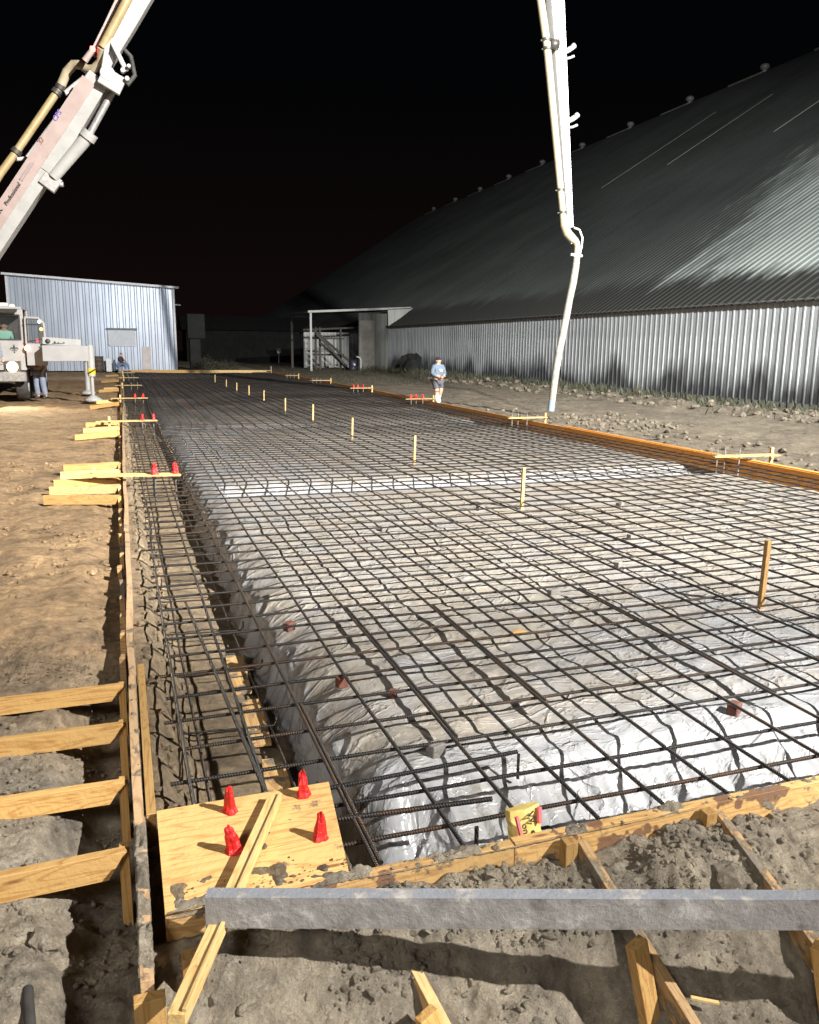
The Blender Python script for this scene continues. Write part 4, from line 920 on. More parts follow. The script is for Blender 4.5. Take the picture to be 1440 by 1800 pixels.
# ------------------------------------------------------------------ people
def skin_mesh(nodes, edges, name, sub=2):
    me = bpy.data.meshes.new(name); me.from_pydata([n[0] for n in nodes], edges, [])
    o = bpy.data.objects.new(name, me); COL.objects.link(o)
    m = o.modifiers.new('s', 'SKIN'); m.use_smooth_shade = True
    sub_ = o.modifiers.new('u', 'SUBSURF'); sub_.levels = sub; sub_.render_levels = sub
    for i, n in enumerate(nodes):
        sv = me.skin_vertices[0].data[i]; r = n[1]; r = tuple(q * 1.13 for q in r) if hasattr(r, '__len__') else r * 1.13; sv.radius = (r if hasattr(r, '__len__') else (r, r)); sv.use_root = (i == 0)
    bpy.context.view_layer.update()
    out = bpy.data.meshes.new_from_object(o.evaluated_get(bpy.context.evaluated_depsgraph_get())); bpy.data.objects.remove(o)
    return out
def person(loc, rz, J, label, cloth, mats, group=None):
    """J: joints in the person's own frame (x right hand side, y forward, z up)"""
    t = thing('person', loc, label, 'person', group, rz)
    names = list(J); nodes = [(J[n][0], J[n][1]) for n in names]; ix = {n: i for i, n in enumerate(names)}
    E_ = [('pelvis', 'waist'), ('waist', 'chest'), ('chest', 'neck'), ('neck', 'chin'), ('chin', 'crown')]
    for s in 'lr': E_ += [('chest', s + 'sho'), (s + 'sho', s + 'elb'), (s + 'elb', s + 'wri'), (s + 'wri', s + 'pal'), ('pelvis', s + 'hip'), (s + 'hip', s + 'kne'), (s + 'kne', s + 'ank'), (s + 'ank', s + 'toe')]
    E_ = [(ix[a], ix[b_]) for a, b_ in E_ if a in ix and b_ in ix]
    body = skin_mesh(nodes, E_, 'body')
    bm = bmesh.new(); bm.from_mesh(body)
    for s in 'lr':                                         # fingers and thumb
        if s + 'pal' not in ix: continue
        w_, p_ = V(J[s + 'wri'][0]), V(J[s + 'pal'][0]); d = (p_ - w_).normalized(); side = d.cross(V((0, .3, 1))).normalized(); dn = d.cross(side).normalized()
        for k in range(4):
            a = p_ + side * (k - 1.5) * .019; L_ = (.062, .072, .068, .052)[k]
            pts = [a - d * .01, a + d * L_ * .5, a + d * L_ * .85 + dn * .018, a + d * L_ * .95 + dn * .035]
            fm = MB().tube(pts, [.0095, .009, .008, .006], 6).mesh('f', SKIN); bm.from_mesh(fm)
        a = p_ - d * .045 - side * .030; fm = MB().tube([a, a - side * .03 + d * .03, a - side * .03 + d * .055 + dn * .01], [.011, .010, .007], 6).mesh('f', SKIN); bm.from_mesh(fm)
    hd = (V(J['chin'][0]) + V(J['crown'][0])) / 2
    fwd = V(J.get('face', ((0, 1, 0), 0))[0]).normalized() if 'face' in J else V((0, 1, 0))
    sd = fwd.cross(V((0, 0, 1))).normalized(); fz = hd + fwd * .088
    for fm in (MB().tube([fz + V((0, 0, .012)) - fwd * .012, fz + V((0, 0, -.022)) + fwd * .014, fz + V((0, 0, -.030)) - fwd * .012], [.008, .014, .008], 6).mesh('nose', SKIN),
               MB().tube([hd + sd * .078 + V((0, 0, .02)), hd + sd * .088 + V((0, 0, -.01)), hd + sd * .078 + V((0, 0, -.035))], .012, 6).mesh('ear', SKIN),
               MB().tube([hd - sd * .078 + V((0, 0, .02)), hd - sd * .088 + V((0, 0, -.01)), hd - sd * .078 + V((0, 0, -.035))], .012, 6).mesh('ear', SKIN)): bm.from_mesh(fm)
    bm.to_mesh(body); bm.free(); body.materials.clear(); body.materials.append(SKIN)
    for p in body.polygons: p.use_smooth = True; p.material_index = 0
    link('body', body, t)
    b = MB()
    for q in (-1, 1): b.lathe(fz + sd * q * .032 + V((0, 0, .012)) - fwd * .010, [(0, -.008), (.009, -.004), (.011, 0), (.009, .004), (0, .008)], 8)
    b.obj('eyes', INK, t); MB().tube([fz + sd * -.025 + V((0, 0, -.052)) - fwd * .012, fz + V((0, 0, -.054)) - fwd * .002, fz + sd * .025 + V((0, 0, -.052)) - fwd * .012], .006, 6).obj('mouth', simple('lips', (.35, .12, .10), rough=.5), t)
    for nm, nodes_, edges_, mt in cloth:
        m = skin_mesh(nodes_, edges_, nm); m.materials.clear(); m.materials.append(mt)
        for p in m.polygons: p.use_smooth = True
        link(nm, m, t)
    return t
HOOD = simple('blue_grey_fleece', (.085, .12, .16), (.12, .165, .215), 6, .85); DKSH = simple('charcoal_cloth', (.055, .055, .065), (.09, .09, .10), 6, .85)
JEAN = simple('blue_jeans', (.10, .15, .27), (.17, .23, .36), 8, .85); MAROON = simple('dark_jacket', (.045, .028, .03), (.07, .04, .045), 6, .8); MINT = simple('mint_shirt', (.30, .62, .48), (.36, .70, .56), 5, .8)
BOOT = simple('white_rubber_boot', (.78, .76, .68), (.68, .66, .58), 5, .4); LINING = simple('red_boot_lining', (.55, .05, .02), rough=.6); GLOVE = simple('red_glove', (.55, .07, .04), rough=.6)
HAIR = simple('black_cap', (.012, .011, .014), rough=.8)
# worker in hoodie, walking, facing towards the slab end
J = dict(pelvis=((0, 0, .80), (.15, .12)), waist=((0, .0, .98), (.15, .12)), chest=((0, .02, 1.18), (.15, .12)), neck=((0, .03, 1.31), .052), chin=((0, .05, 1.37), (.066, .074)), crown=((0, .055, 1.475), (.072, .08)),
         lsho=((-.17, .02, 1.22), .062), lelb=((-.25, .02, .99), .052), lwri=((-.10, .22, .93), .036), lpal=((-.045, .27, .92), (.035, .024)),
         rsho=((.17, .02, 1.22), .062), relb=((.26, .04, .99), .052), rwri=((.12, .24, .90), .036), rpal=((.06, .28, .89), (.035, .024)),
         lhip=((-.09, 0, .74), .095), lkne=((-.11, .06, .44), .068), lank=((-.10, -.10, .12), .045), ltoe=((-.10, .02, .05), .04),
         rhip=((.09, 0, .74), .095), rkne=((.10, .10, .42), .068), rank=((.09, .10, .10), .045), rtoe=((.10, .24, .045), .04))
P1 = person((10.05, 25.9, -.12), math.radians(-165), J, 'worker in blue-grey hoodie, dark shorts and white boots standing right of the slab',
    [('hoodie', [((0, 0, .82), (.17, .15)), ((0, 0, .98), (.178, .15)), ((0, .02, 1.16), (.178, .145)), ((0, .02, 1.27), (.09, .085)), ((-.18, .02, 1.22), .078), ((-.26, .02, .99), .068), ((-.13, .19, .94), .05), ((.18, .02, 1.22), .078), ((.27, .04, .99), .068), ((.15, .20, .91), .05)],
      [(0, 1), (1, 2), (2, 3), (2, 4), (4, 5), (5, 6), (2, 7), (7, 8), (8, 9)], HOOD),
     ('shorts', [((0, 0, .80), (.155, .125)), ((-.10, 0, .72), .11), ((-.11, .05, .46), .092), ((.10, 0, .72), .11), ((.10, .09, .44), .092)], [(0, 1), (1, 2), (0, 3), (3, 4)], DKSH),
     ('boot', [((-.11, .0, .34), .070), ((-.10, -.09, .12), .056), ((-.10, .04, .045), .045)], [(0, 1), (1, 2)], BOOT), ('boot', [((.098, .10, .34), .070), ((.09, .10, .10), .056), ((.10, .24, .045), .045)], [(0, 1), (1, 2)], BOOT),
     ('sock', [((-.11, .045, .45), .080), ((-.108, .01, .36), .076)], [(0, 1)], LINING), ('sock', [((.10, .10, .45), .080), ((.098, .10, .36), .076)], [(0, 1)], LINING),
     ('glove', [((.11, .25, .90), .042), ((.05, .29, .885), .045)], [(0, 1)], GLOVE),
     ('knit_cap', [((0, .015, 1.41), (.088, .085)), ((0, .025, 1.46), (.094, .098)), ((0, .03, 1.53), (.075, .08))], [(0, 1), (1, 2)], HAIR),
     ('hood', [((-.06, .0, 1.30), (.06, .06)), ((0, -.06, 1.33), (.07, .06)), ((.06, .0, 1.30), (.06, .06))], [(0, 1), (1, 2)], HOOD)], None)
text_obj('WORK', .075, WHITE_P, P1, frame((.10, .165, 1.09), (-1, 0, 0), (0, 0, 1)), 'chest_print') if False else MB().box((0, .172, 1.12), (.15, .012, .035)).box((.0, .178, 1.065), (.11, .012, .02)).obj('chest_print', WHITE_P, P1)
# seated worker
J = dict(pelvis=((0, 0, .50), (.14, .12)), waist=((0, .03, .68), (.13, .11)), chest=((0, .06, .88), (.14, .115)), neck=((0, .10, 1.02), .05), chin=((0, .13, 1.08), (.06, .07)), crown=((0, .15, 1.19), (.068, .078)),
         lsho=((-.18, .06, .92), .058), lelb=((-.24, .16, .70), .048), lwri=((-.12, .36, .66), .034), lpal=((-.08, .42, .64), (.034, .024)),
         rsho=((.18, .06, .92), .058), relb=((.24, .16, .70), .048), rwri=((.12, .36, .64), .034), rpal=((.07, .42, .62), (.034, .024)),
         lhip=((-.10, .05, .48), .088), lkne=((-.17, .45, .50), .066), lank=((-.17, .52, .10), .045), ltoe=((-.18, .66, .05), .04),
         rhip=((.10, .05, .48), .088), rkne=((.18, .44, .50), .066), rank=((.20, .46, .10), .045), rtoe=((.21, .60, .05), .04))
jk = lambda M_: ('jacket', [((0, .01, .56), (.155, .135)), ((0, .04, .72), (.152, .13)), ((0, .06, .89), (.16, .135)), ((0, .09, .99), (.075, .07)), ((-.19, .07, .92), .07), ((-.25, .16, .70), .06), ((-.15, .33, .66), .045), ((.19, .07, .92), .07), ((.25, .16, .70), .06), ((.15, .33, .64), .045)],
      [(0, 1), (1, 2), (2, 3), (2, 4), (4, 5), (5, 6), (2, 7), (7, 8), (8, 9)], M_)
jn = ('jeans', [((0, .02, .49), (.15, .13)), ((-.11, .06, .48), .098), ((-.17, .45, .505), .078), ((-.17, .52, .14), .062), ((.11, .06, .48), .098), ((.18, .44, .505), .078), ((.20, .46, .14), .062)], [(0, 1), (1, 2), (2, 3), (0, 4), (4, 5), (5, 6)], JEAN)
P2 = person((.05, 57.05, -.05), math.radians(-115), J, 'worker in dark jacket and jeans sitting on a bucket before the shed',
    [jk(MAROON), jn, ('shoe', [((-.17, .52, .08), .05), ((-.18, .68, .045), .042)], [(0, 1)], BLACK), ('shoe', [((.20, .46, .08), .05), ((.21, .62, .045), .042)], [(0, 1)], BLACK),
     ('knit_cap', [((0, .12, 1.12), (.082, .085)), ((0, .12, 1.21), (.07, .075))], [(0, 1)], HAIR)], None)
# driver in the cab
P4 = person((-3.35, 28.85, 1.12), math.radians(200), J, 'driver in a mint green shirt sitting behind the windshield of the truck', [jk(MINT), jn, ('hair', [((0, .13, 1.14), (.075, .08)), ((0, .12, 1.2), (.066, .07))], [(0, 1)], HAIR)], None)
# person behind the open door
J = dict(pelvis=((0, 0, .92), (.14, .11)), waist=((0, .0, 1.10), (.13, .10)), chest=((0, .0, 1.34), (.145, .115)), neck=((0, .01, 1.50), .05), chin=((0, .03, 1.57), (.062, .07)), crown=((0, .03, 1.69), (.07, .08)),
         lsho=((-.18, 0, 1.39), .058), lelb=((-.22, -.02, 1.12), .048), lwri=((-.21, .10, .90), .034), lpal=((-.20, .13, .83), (.034, .024)),
         rsho=((.18, 0, 1.39), .058), relb=((.22, -.02, 1.12), .048), rwri=((.21, .10, .90), .034), rpal=((.20, .13, .83), (.034, .024)),
         lhip=((-.10, 0, .88), .09), lkne=((-.12, .03, .50), .066), lank=((-.13, -.06, .10), .046), ltoe=((-.14, .08, .05), .04),
         rhip=((.10, 0, .88), .09), rkne=((.11, .02, .50), .066), rank=((.12, -.03, .10), .046), rtoe=((.13, .11, .05), .04))
P3 = person((-2.42, 29.0, -.05), math.radians(150), J, 'person in loose pale blue jeans standing behind the open truck door',
    [('jeans', [((0, 0, .93), (.15, .12)), ((-.10, 0, .86), .10), ((-.12, .03, .50), .085), ((-.13, -.05, .12), .078), ((.10, 0, .86), .10), ((.11, .02, .50), .085), ((.12, -.03, .12), .078)], [(0, 1), (1, 2), (2, 3), (0, 4), (4, 5), (5, 6)], simple('pale_jeans', (.15, .17, .23), (.2, .23, .29), 5, .85)),
     ('shoe', [((-.13, -.06, .09), .055), ((-.14, .10, .045), .045)], [(0, 1)], BLACK), ('shoe', [((.12, -.03, .09), .055), ((.13, .13, .045), .045)], [(0, 1)], BLACK),
     ('shirt', [((0, 0, .98), (.16, .125)), ((0, 0, 1.15), (.155, .12)), ((0, 0, 1.36), (.165, .13)), ((0, 0, 1.46), (.075, .07)), ((-.19, 0, 1.39), .07), ((-.23, -.02, 1.13), .062), ((.19, 0, 1.39), .07), ((.23, -.02, 1.13), .062)], [(0, 1), (1, 2), (2, 3), (2, 4), (4, 5), (2, 6), (6, 7)], MAROON),
     ('hair', [((0, .02, 1.64), (.075, .08)), ((0, .02, 1.70), (.066, .07))], [(0, 1)], HAIR)], None)

# ------------------------------------------------------------------ concrete pump truck
tr = thing('pump_truck', (-3.95, 28.3, -.05), 'white concrete pump truck with lit headlight, open door and boom at the left edge', 'truck')
def T(name, b, mat, bevel=0, parent=None, loc=None): return b.obj(name, mat, parent or tr, loc, bevel=bevel)
cab = MB(); pr_ = [(-1.22, .95), (1.22, .95), (1.24, 1.85), (1.20, 2.62), (1.05, 2.80), (-1.05, 2.80), (-1.20, 2.62), (-1.24, 1.85)]
def cabz(z): return 0 if z < 1.9 else (z - 1.9) * .18
# cab shell as separate walls so the windshield is a real opening
for (x0, x1, z0, z1) in [(-1.24, 1.24, .95, 1.88), (-1.24, 1.24, 2.62, 2.80), (-1.24, -1.14, 1.88, 2.62), (1.14, 1.24, 1.88, 2.62), (-.04, .04, 1.88, 2.62)]:
    cab.box(((x0 + x1) / 2, .04, (z0 + z1) / 2), (x1 - x0, .08, z1 - z0))
cab.box((0, .95, 2.83), (2.44, 1.95, .07)).box((-1.21, 1.0, 1.8), (.06, 1.85, 1.9)).box((0, 1.93, 1.85), (2.4, .06, 1.95)).box((0, 1, .97), (2.4, 1.85, .05)).box((1.21, 1.7, 1.85), (.06, .4, 1.9))
CABW = simple('white_cab_paint', (.32, .315, .307), (.27, .265, .258), 3, .35)
cb_ = T('cab', cab, CABW, .012)
T('windshield', MB().box((-.59, .05, 2.25), (1.08, .012, .72)).box((.59, .05, 2.25), (1.08, .012, .72)), GLASS)
wf = MB()
for x0, x1 in ((-1.14, -.04), (.04, 1.14)):
    for p, q in [((x0, 1.88), (x1, 1.88)), ((x0, 2.62), (x1, 2.62)), ((x0, 1.88), (x0, 2.62)), ((x1, 1.88), (x1, 2.62))]: wf.beam((p[0], -.012, p[1]), (q[0], -.012, q[1]), .04, .03, up=(0, 1, 0))
T('window_seal', wf, BLACK)
T('steering_wheel', MB().tube([(.55 + .2 * math.cos(a * pi / 8), .5 + .08 * math.sin(a * pi / 8), 1.98 + .18 * math.sin(a * pi / 8)) for a in range(17)], .015, 6), BLACK)
T('cab_shade_lining', MB().box((0, 1.88, 1.9), (2.3, .03, 1.8)).box((1.17, 1.6, 1.9), (.02, .5, 1.8)).box((-1.17, 1.0, 1.9), (.02, 1.8, 1.8)), DARKM)  # dark sheets added so the cab interior reads as shaded
T('seat', MB().box((.45, 1.25, 1.45), (.5, .12, .9)).box((.45, 1.0, 1.1), (.5, .5, .2)), BLACK, .03)
T('bumper', MB().box((0, -.10, .76), (2.46, .24, .30)), GREYM, .02)
T('grille', MB().box((-.1, -.02, 1.45), (1.35, .05, .66)).box((-.1, -.05, 1.45), (1.2, .03, .05)).box((-.1, -.05, 1.3), (1.2, .03, .05)).box((-.1, -.05, 1.6), (1.2, .03, .05)), GREYM, .01)
for x in (.85, -.95):
    h = T('headlight', MB().lathe((x, -.14, 1.06), [(0, -.02), (.13, -.02), (.15, .02), (.15, .1), (0, .1)], 20, 'Y').box((x, -.02, 1.06), (.46, .08, .34)), DARKM)
    T('lens', MB().lathe((x, -.165, 1.06), [(0, -.03), (.10, -.02), (.15, 0), (.16, .03)], 20, 'Y'), emis('headlamp_glow', (1.0, .80, .42), 9), parent=h)
fl = MB()       # fleur-de-lis emblem on the front panel
fl.prism([(.93, 1.55), (.97, 1.63), (.93, 1.74), (.89, 1.63)], -.012, .0); fl.box((.93, -.006, 1.545), (.16, .014, .018)); fl.prism([(.93, 1.53), (.955, 1.49), (.93, 1.46), (.905, 1.49)], -.012, 0)
for s in (-1, 1): fl.prism([(.93 + s * .03, 1.55), (.93 + s * .05, 1.60), (.93 + s * .09, 1.61), (.93 + s * .10, 1.565), (.93 + s * .12, 1.60), (.93 + s * .09, 1.65), (.93 + s * .045, 1.635)][::s], -.012, 0)
T('fleur_emblem', fl, INK)
T('roof_light', MB().box((.62, .25, 2.93), (.42, .12, .11)), WHITE_P, .03); T('roof_light', MB().lathe((.95, .15, 2.86), [(.08, 0), (.08, .05), (0, .09)], 12), emis('amber_clearance', (1, .75, .4), 1.5))
T('roof_light', MB().lathe((-.2, .3, 2.87), [(.08, 0), (.08, .05), (0, .09)], 12), emis('amber_dim', (1, .7, .3), 1.0)); T('sun_visor', MB().box((0, -.12, 2.74), (2.2, .26, .03), (.3, 0, 0)), DARKM)
# wheels
def wheel(x, y, w=.34, r=.52):
    o = T('wheel', MB().lathe((x, y, r), [(.28, -w / 2), (r - .03, -w / 2), (r, -w / 2 + .05), (r, w / 2 - .05), (r - .03, w / 2), (.28, w / 2)], 28, 'X'), BLACK)
    T('rim', MB().lathe((x, y, r), [(0, -w / 2 + .06), (.12, -w / 2 + .05), (.14, -w / 2 + .12), (.26, -w / 2 + .1), (.29, -w / 2), (.29, w / 2), (.26, w / 2 - .1), (.14, w / 2 - .12), (.12, w / 2 - .05), (0, w / 2 - .06)], 20, 'X'), WHITE_P, parent=o)
for x in (-1.02, 1.02):
    for y in (.75, 2.1, 6.6, 7.9): wheel(x, y)
T('mud_flap', MB().box((1.02, 1.35, .55), (.5, .03, .6)), BLACK)
T('chassis', MB().box((0, 5.2, .85), (.9, 9.4, .3)), DARKM, .02); T('deck', MB().box((0, 5.9, 1.28), (2.3, 7.4, .18)), GREYM, .02)
T('hopper', MB().box((0, 9.6, 1.2), (1.8, 1.2, .9)), STEEL_W, .08); T('fender', MB().box((1.0, 2.1, 1.2), (.45, 1.4, .05)), STEEL_W, .01)
# open door
dr_ = MB()
for (x0, x1, z0, z1) in [(1.28, 1.86, 1.10, 1.76), (1.28, 1.34, 1.76, 2.55), (1.80, 1.86, 1.76, 2.4)]: dr_.box(((x0 + x1) / 2, -.12, (z0 + z1) / 2), (x1 - x0, .05, z1 - z0))
dr_.beam((1.29, -.12, 2.55), (1.68, -.12, 2.54), .05, .06).beam((1.66, -.12, 2.55), (1.83, -.12, 2.38), .05, .06)
door = T('door', dr_, CABW, .01); T('door_glass', MB().box((1.57, -.12, 2.12), (.46, .01, .7)), GLASS, parent=door); T('handle', MB().box((1.72, -.17, 1.66), (.14, .03, .04)), DARKM, parent=door)
T('window_seal', MB().beam((1.35, -.15, 1.78), (1.35, -.15, 2.5), .03, .03, up=(0, 1, 0)).beam((1.35, -.15, 2.5), (1.68, -.15, 2.49), .03, .03, up=(0, 1, 0)), BLACK, parent=door)
mr = T('mirror', MB().box((1.76, -.3, 2.12), (.10, .05, .36)).beam((1.24, -.1, 2.35), (1.76, -.3, 2.33), .03, .03).beam((1.24, -.1, 1.8), (1.76, -.3, 1.9), .03, .03), DARKM, .008)
T('marker_lamp', MB().lathe((1.76, -.34, 2.20), [(0, -.02), (.05, 0), (.05, .03)], 12, 'Y'), emis('amber_marker', (1, .62, .12), 3.5), parent=mr)
T('marker_lamp', MB().lathe((1.72, -.34, 2.42), [(0, -.02), (.045, 0), (.045, .03)], 12, 'Y'), emis('white_marker', (1, .93, .9), 3), parent=mr)
T('turn_signal', MB().lathe((1.32, -.2, 1.62), [(0, -.04), (.07, -.02), (.09, .03)], 14, 'Y'), emis('orange_signal', (1, .42, .22), 5)); T('turn_signal', MB().lathe((1.62, -.22, 1.86), [(0, -.03), (.04, -.02), (.05, .03)], 12, 'Y'), emis('red_marker', (1, .08, .06), 2))
pl_ = bpy.data.lights.new('headlight_spill', 'POINT'); pl_.energy = 2.5; pl_.color = (1, .78, .5); pl_.shadow_soft_size = .12  # small point lamp added to imitate the headlight's warm glow
po_ = bpy.data.objects.new('headlight_spill', pl_); COL.objects.link(po_); po_.location = (-3.1, 27.85, 1.02)
# outriggers
og = T('outrigger', MB().box((2.42, -.55, 1.48), (1.3, .38, .48)), CABW, .015)
T('outrigger_cover', MB().box((2.32, -.28, 1.83), (1.1, .1, .22), (0, .06, 0)), STEEL_W, .01, og)
T('lettering', MB().lathe((1.92, -.345, 1.84), [(0, 0), (.075, 0), (.075, .01)], 12, 'Y').box((2.2, -.34, 1.775), (.3, .012, .02)).box((2.12, -.34, 1.81), (.05, .012, .06)).box((2.22, -.34, 1.80), (.03, .012, .04)).box((2.38, -.34, 1.80), (.04, .012, .045)), INK, 0, og)
T('jack_tube', MB().tube([(3.13, -.6, .78), (3.13, -.6, 1.74)], .115, 16), STEEL_W, 0, og)
T('hazard_band', MB().lathe((3.13, -.6, 0), [(.117, .84), (.118, .85), (.118, 1.02), (.117, 1.03)], 16), YEL, 0, og); T('hazard_band', MB().tube([(3.02, -.69, .86), (3.13, -.735, .93), (3.24, -.69, 1.0)], .028, 6), BLACK, 0, og)
T('jack_rod', MB().tube([(3.13, -.6, .1), (3.13, -.6, .8)], .055, 12), STEEL_W, 0, og); T('foot_pad', MB().lathe((3.13, -.6, .0), [(0, .02), (.27, .02), (.28, .07), (.10, .18), (.07, .2), (0, .2)], 18), STEEL_W, 0, og)
og2 = T('outrigger', MB().box((2.2, 3.4, 1.40), (1.4, .38, .46)), STEEL_W, .015); T('jack_rod', MB().tube([(2.86, 3.4, .1), (2.86, 3.4, 1.5)], .09, 12), STEEL_W, 0, og2); T('foot_pad', MB().lathe((2.86, 3.4, .0), [(0, .02), (.25, .02), (.26, .06), (.09, .16), (0, .18)], 16), STEEL_W, 0, og2)
T('turret', MB().lathe((0, 3.0, 1.3), [(.0, 0), (.7, 0), (.7, .3), (.5, .5), (.45, 1.6), (0, 1.7)], 24), STEEL_W)
# headlights really shine
lt = spot('headlight_beam', (-3.05, 27.9, 1.02), (-2.6, 10, -.6), 1500, (1.0, .80, .52), 110, .9, .12)

# boom --------------------------------------------------------------
bo = V((-3.95, 28.3, -.05))
def B(v): return V(v) - bo
A0 = V((-4.2, 30.2, 3.0)); A1 = V((-2.62, 22.0, 4.02)); A2 = V((.02, 21.0, 7.62)); A3 = V((2.1, 19.6, 11.3)); A4 = V((6.5, 18.5, 21.5)); A5 = V((10.3, 19.5, 19.5)); TIP = V((11.70, 20.5, 4.86))
dirA = (A2 - A1).normalized(); sideA = -dirA.cross(V((0, 1, 0))).normalized()
if sideA.x < 0: sideA = -sideA
lower = MB(); A1b = A1 - dirA * 2.0
def bsec(b, p, q, w1, h1, w2, h2, mi=0, up=(0, -1, 0.0)): b.beam(p, q, w1, h1, up=up, w2=w2, h2=h2, mi=mi)
T('boom_section', MB().beam(B(A0), B(A1b), .5, .6, w2=.5, h2=.7), STEEL_W, .01)
s1 = MB(); bsec(s1, B(A1b), B(A1 + dirA * 2.1), .58, .62, .56, .56); bsec(s1, B(A1 + dirA * 2.1), B(A2 - dirA * .1), .68, .58, .46, .46); bs = T('boom_section', s1, STEEL_W, .015)
sdn = V((-sideA.x, -sideA.y, -sideA.z))
# rosy side panel (the broad left web of the section)
web = MB(); web.beam(B(A1b + V((0, -.33, 0)) - sideA * .13), B(A2 - dirA * .35 + V((0, -.29, 0)) - sideA * .12), .36, .02, up=(0, -1, 0), w2=.30, h2=.02); T('web_plate', web, STEEL_P, 0, bs)
upd = V((0, -1, 0))
def btext(t, s, size, mat, off=-.2): text_obj(t, size, mat, bs, frame(B(A1 + dirA * s - sideA * -off + V((0, -.355 + .012 * s, 0))), dirA, -sideA), shear=.2, depth=.003)
btext('C', .38, .2, INK, -.12); btext('K', .64, .18, INK, -.12); btext('Professional', .88, .12, INK, -.10)
MB().beam(B(A1 + dirA * 1.55 - sideA * .17 + V((0, -.345, 0))), B(A1 + dirA * 2.0 - sideA * .17 + V((0, -.345, 0))), .02, .01, up=upd).beam(B(A1 + dirA * 1.55 - sideA * .12 + V((0, -.345, 0))), B(A1 + dirA * 2.05 - sideA * .12 + V((0, -.345, 0))), .02, .01, up=upd).obj('lettering', simple('grey_ink', (.25, .2, .2), rough=.5), bs)
btext('32', 2.45, .14, simple('brown_ink', (.25, .12, .10), rough=.5), -.20); btext('CPS', 3.05, .15, BLUE, -.2)
# hydraulic cylinder under the section
cy0 = A1 + dirA * 2.05 + sideA * .33 + V((0, -.22, 0)); cy1 = A1 + dirA * 3.30 + sideA * .46 + V((0, -.22, 0)); cy2 = A2 + sideA * .42 + V((0, -.05, .15)) - dirA * .1
hc = T('hydraulic_cylinder', MB().tube([B(cy0), B(cy1)], [.13, .145], 16).tube([B(cy1 - dirA * .1), B(cy1 + dirA * .06)], .18, 16), STEEL_W)
T('piston_rod', MB().tube([B(cy1), B(cy2)], .075, 12), GREYM, 0, hc); T('hose_loop', MB().tube([B(cy0 + sideA * .1), B(cy0 + sideA * .28 + V((0, 0, .3))), B(cy0 + sideA * .1 + dirA * .6)], .03, 8), DARKM, 0, hc)
T('cylinder_mount', MB().beam(B(cy0 - dirA * .12 - sideA * .18), B(cy0 - dirA * .12 + sideA * .2), .34, .18, up=(0, -1, 0)).tube([B(cy0 - dirA * .1 + sideA * .1), B(cy0 + sideA * .25)], .06, 8), GREYM, .01, bs)
# knuckle
kn = T('knuckle', MB().beam(B(A2 - sideA * .05 + V((0, -.32, -.12))), B(A2 + sideA * .50 + V((0, -.32, -.02))), .14, .38, up=(0, 0, 1)).tube([B(A2 + V((0, -.4, 0)) + sideA * .12), B(A2 + V((0, .4, 0)) + sideA * .12)], .16, 16)
   .beam(B(A2 + V((.02, -.34, .0))), B(A2 + V((.18, -.34, .75))), .10, .09, up=(0, -1, 0)).beam(B(A2 + V((.50, -.34, .02))), B(A2 + V((.16, -.34, .72))), .10, .09, up=(0, -1, 0)), STEEL_W, .012)
T('hose_loop', MB().tube([B(A2 + V((.32, .1, .75))), B(A2 + V((.62, .05, .45))), B(A2 + V((.68, 0, .05))), B(A2 + V((.5, -.05, -.18)))], .05, 10), BLACK, 0, kn)
T('knuckle_bolts', MB().tube([B(A2 + V((.42, -.5, .0))), B(A2 + V((.42, -.36, .0)))], .05, 8).tube([B(A2 + V((.50, -.5, -.16))), B(A2 + V((.5, -.36, -.16)))], .05, 8).tube([B(A2 + V((.55, -.5, .1))), B(A2 + V((.55, -.36, .1)))], .04, 8), STEEL_W, 0, kn)
# upper section
dU = V((.51, -.05, .86)).normalized(); A3 = A2 + V((.17, 0, .38)) + dU * 3.2; A4 = A3 + dU * 11.5; s2 = MB(); U0 = A2 + V((.17, 0, .38))
s2.beam(B(U0 - dU * .3), B(U0 + dU * .8), .26, .34, up=(0, -1, 0), w2=.36, h2=.42).beam(B(U0 + dU * .8), B(A3 + dU * .5), .36, .42, up=(0, -1, 0), w2=.50, h2=.45).beam(B(A3 + dU * .5), B(A4), .5, .5, up=(0, -1, 0), w2=.5, h2=.5); us = T('boom_section', s2, STEEL_W, .012)
web = MB().beam(B(U0 + V((-.36, .05, .02))), B(U0 + V((-.34, .05, .02)) + dU * .6), .10, .3, up=(0, -1, 0), w2=.18, h2=.3).beam(B(U0 + V((-.34, .05, .02)) + dU * .6), B(A3 + V((-.36, .05, .3))), .18, .3, up=(0, -1, 0)); T('web_plate', web, STEEL_P, .01, us)
T('red_lamp', MB().lathe(B(A2 + V((-.18, -.25, .42))), [(0, -.06), (.05, -.04), (.06, 0), (.05, .05), (0, .06)], 12), emis('red_aviation', (1, .12, .1), 6), 0, us)
T('lamp_arm', MB().tube([B(A2 + V((-.36, -.2, .18))), B(A2 + V((-.20, -.25, .38)))], [.07, .06], 10), STEEL_P, 0, us)
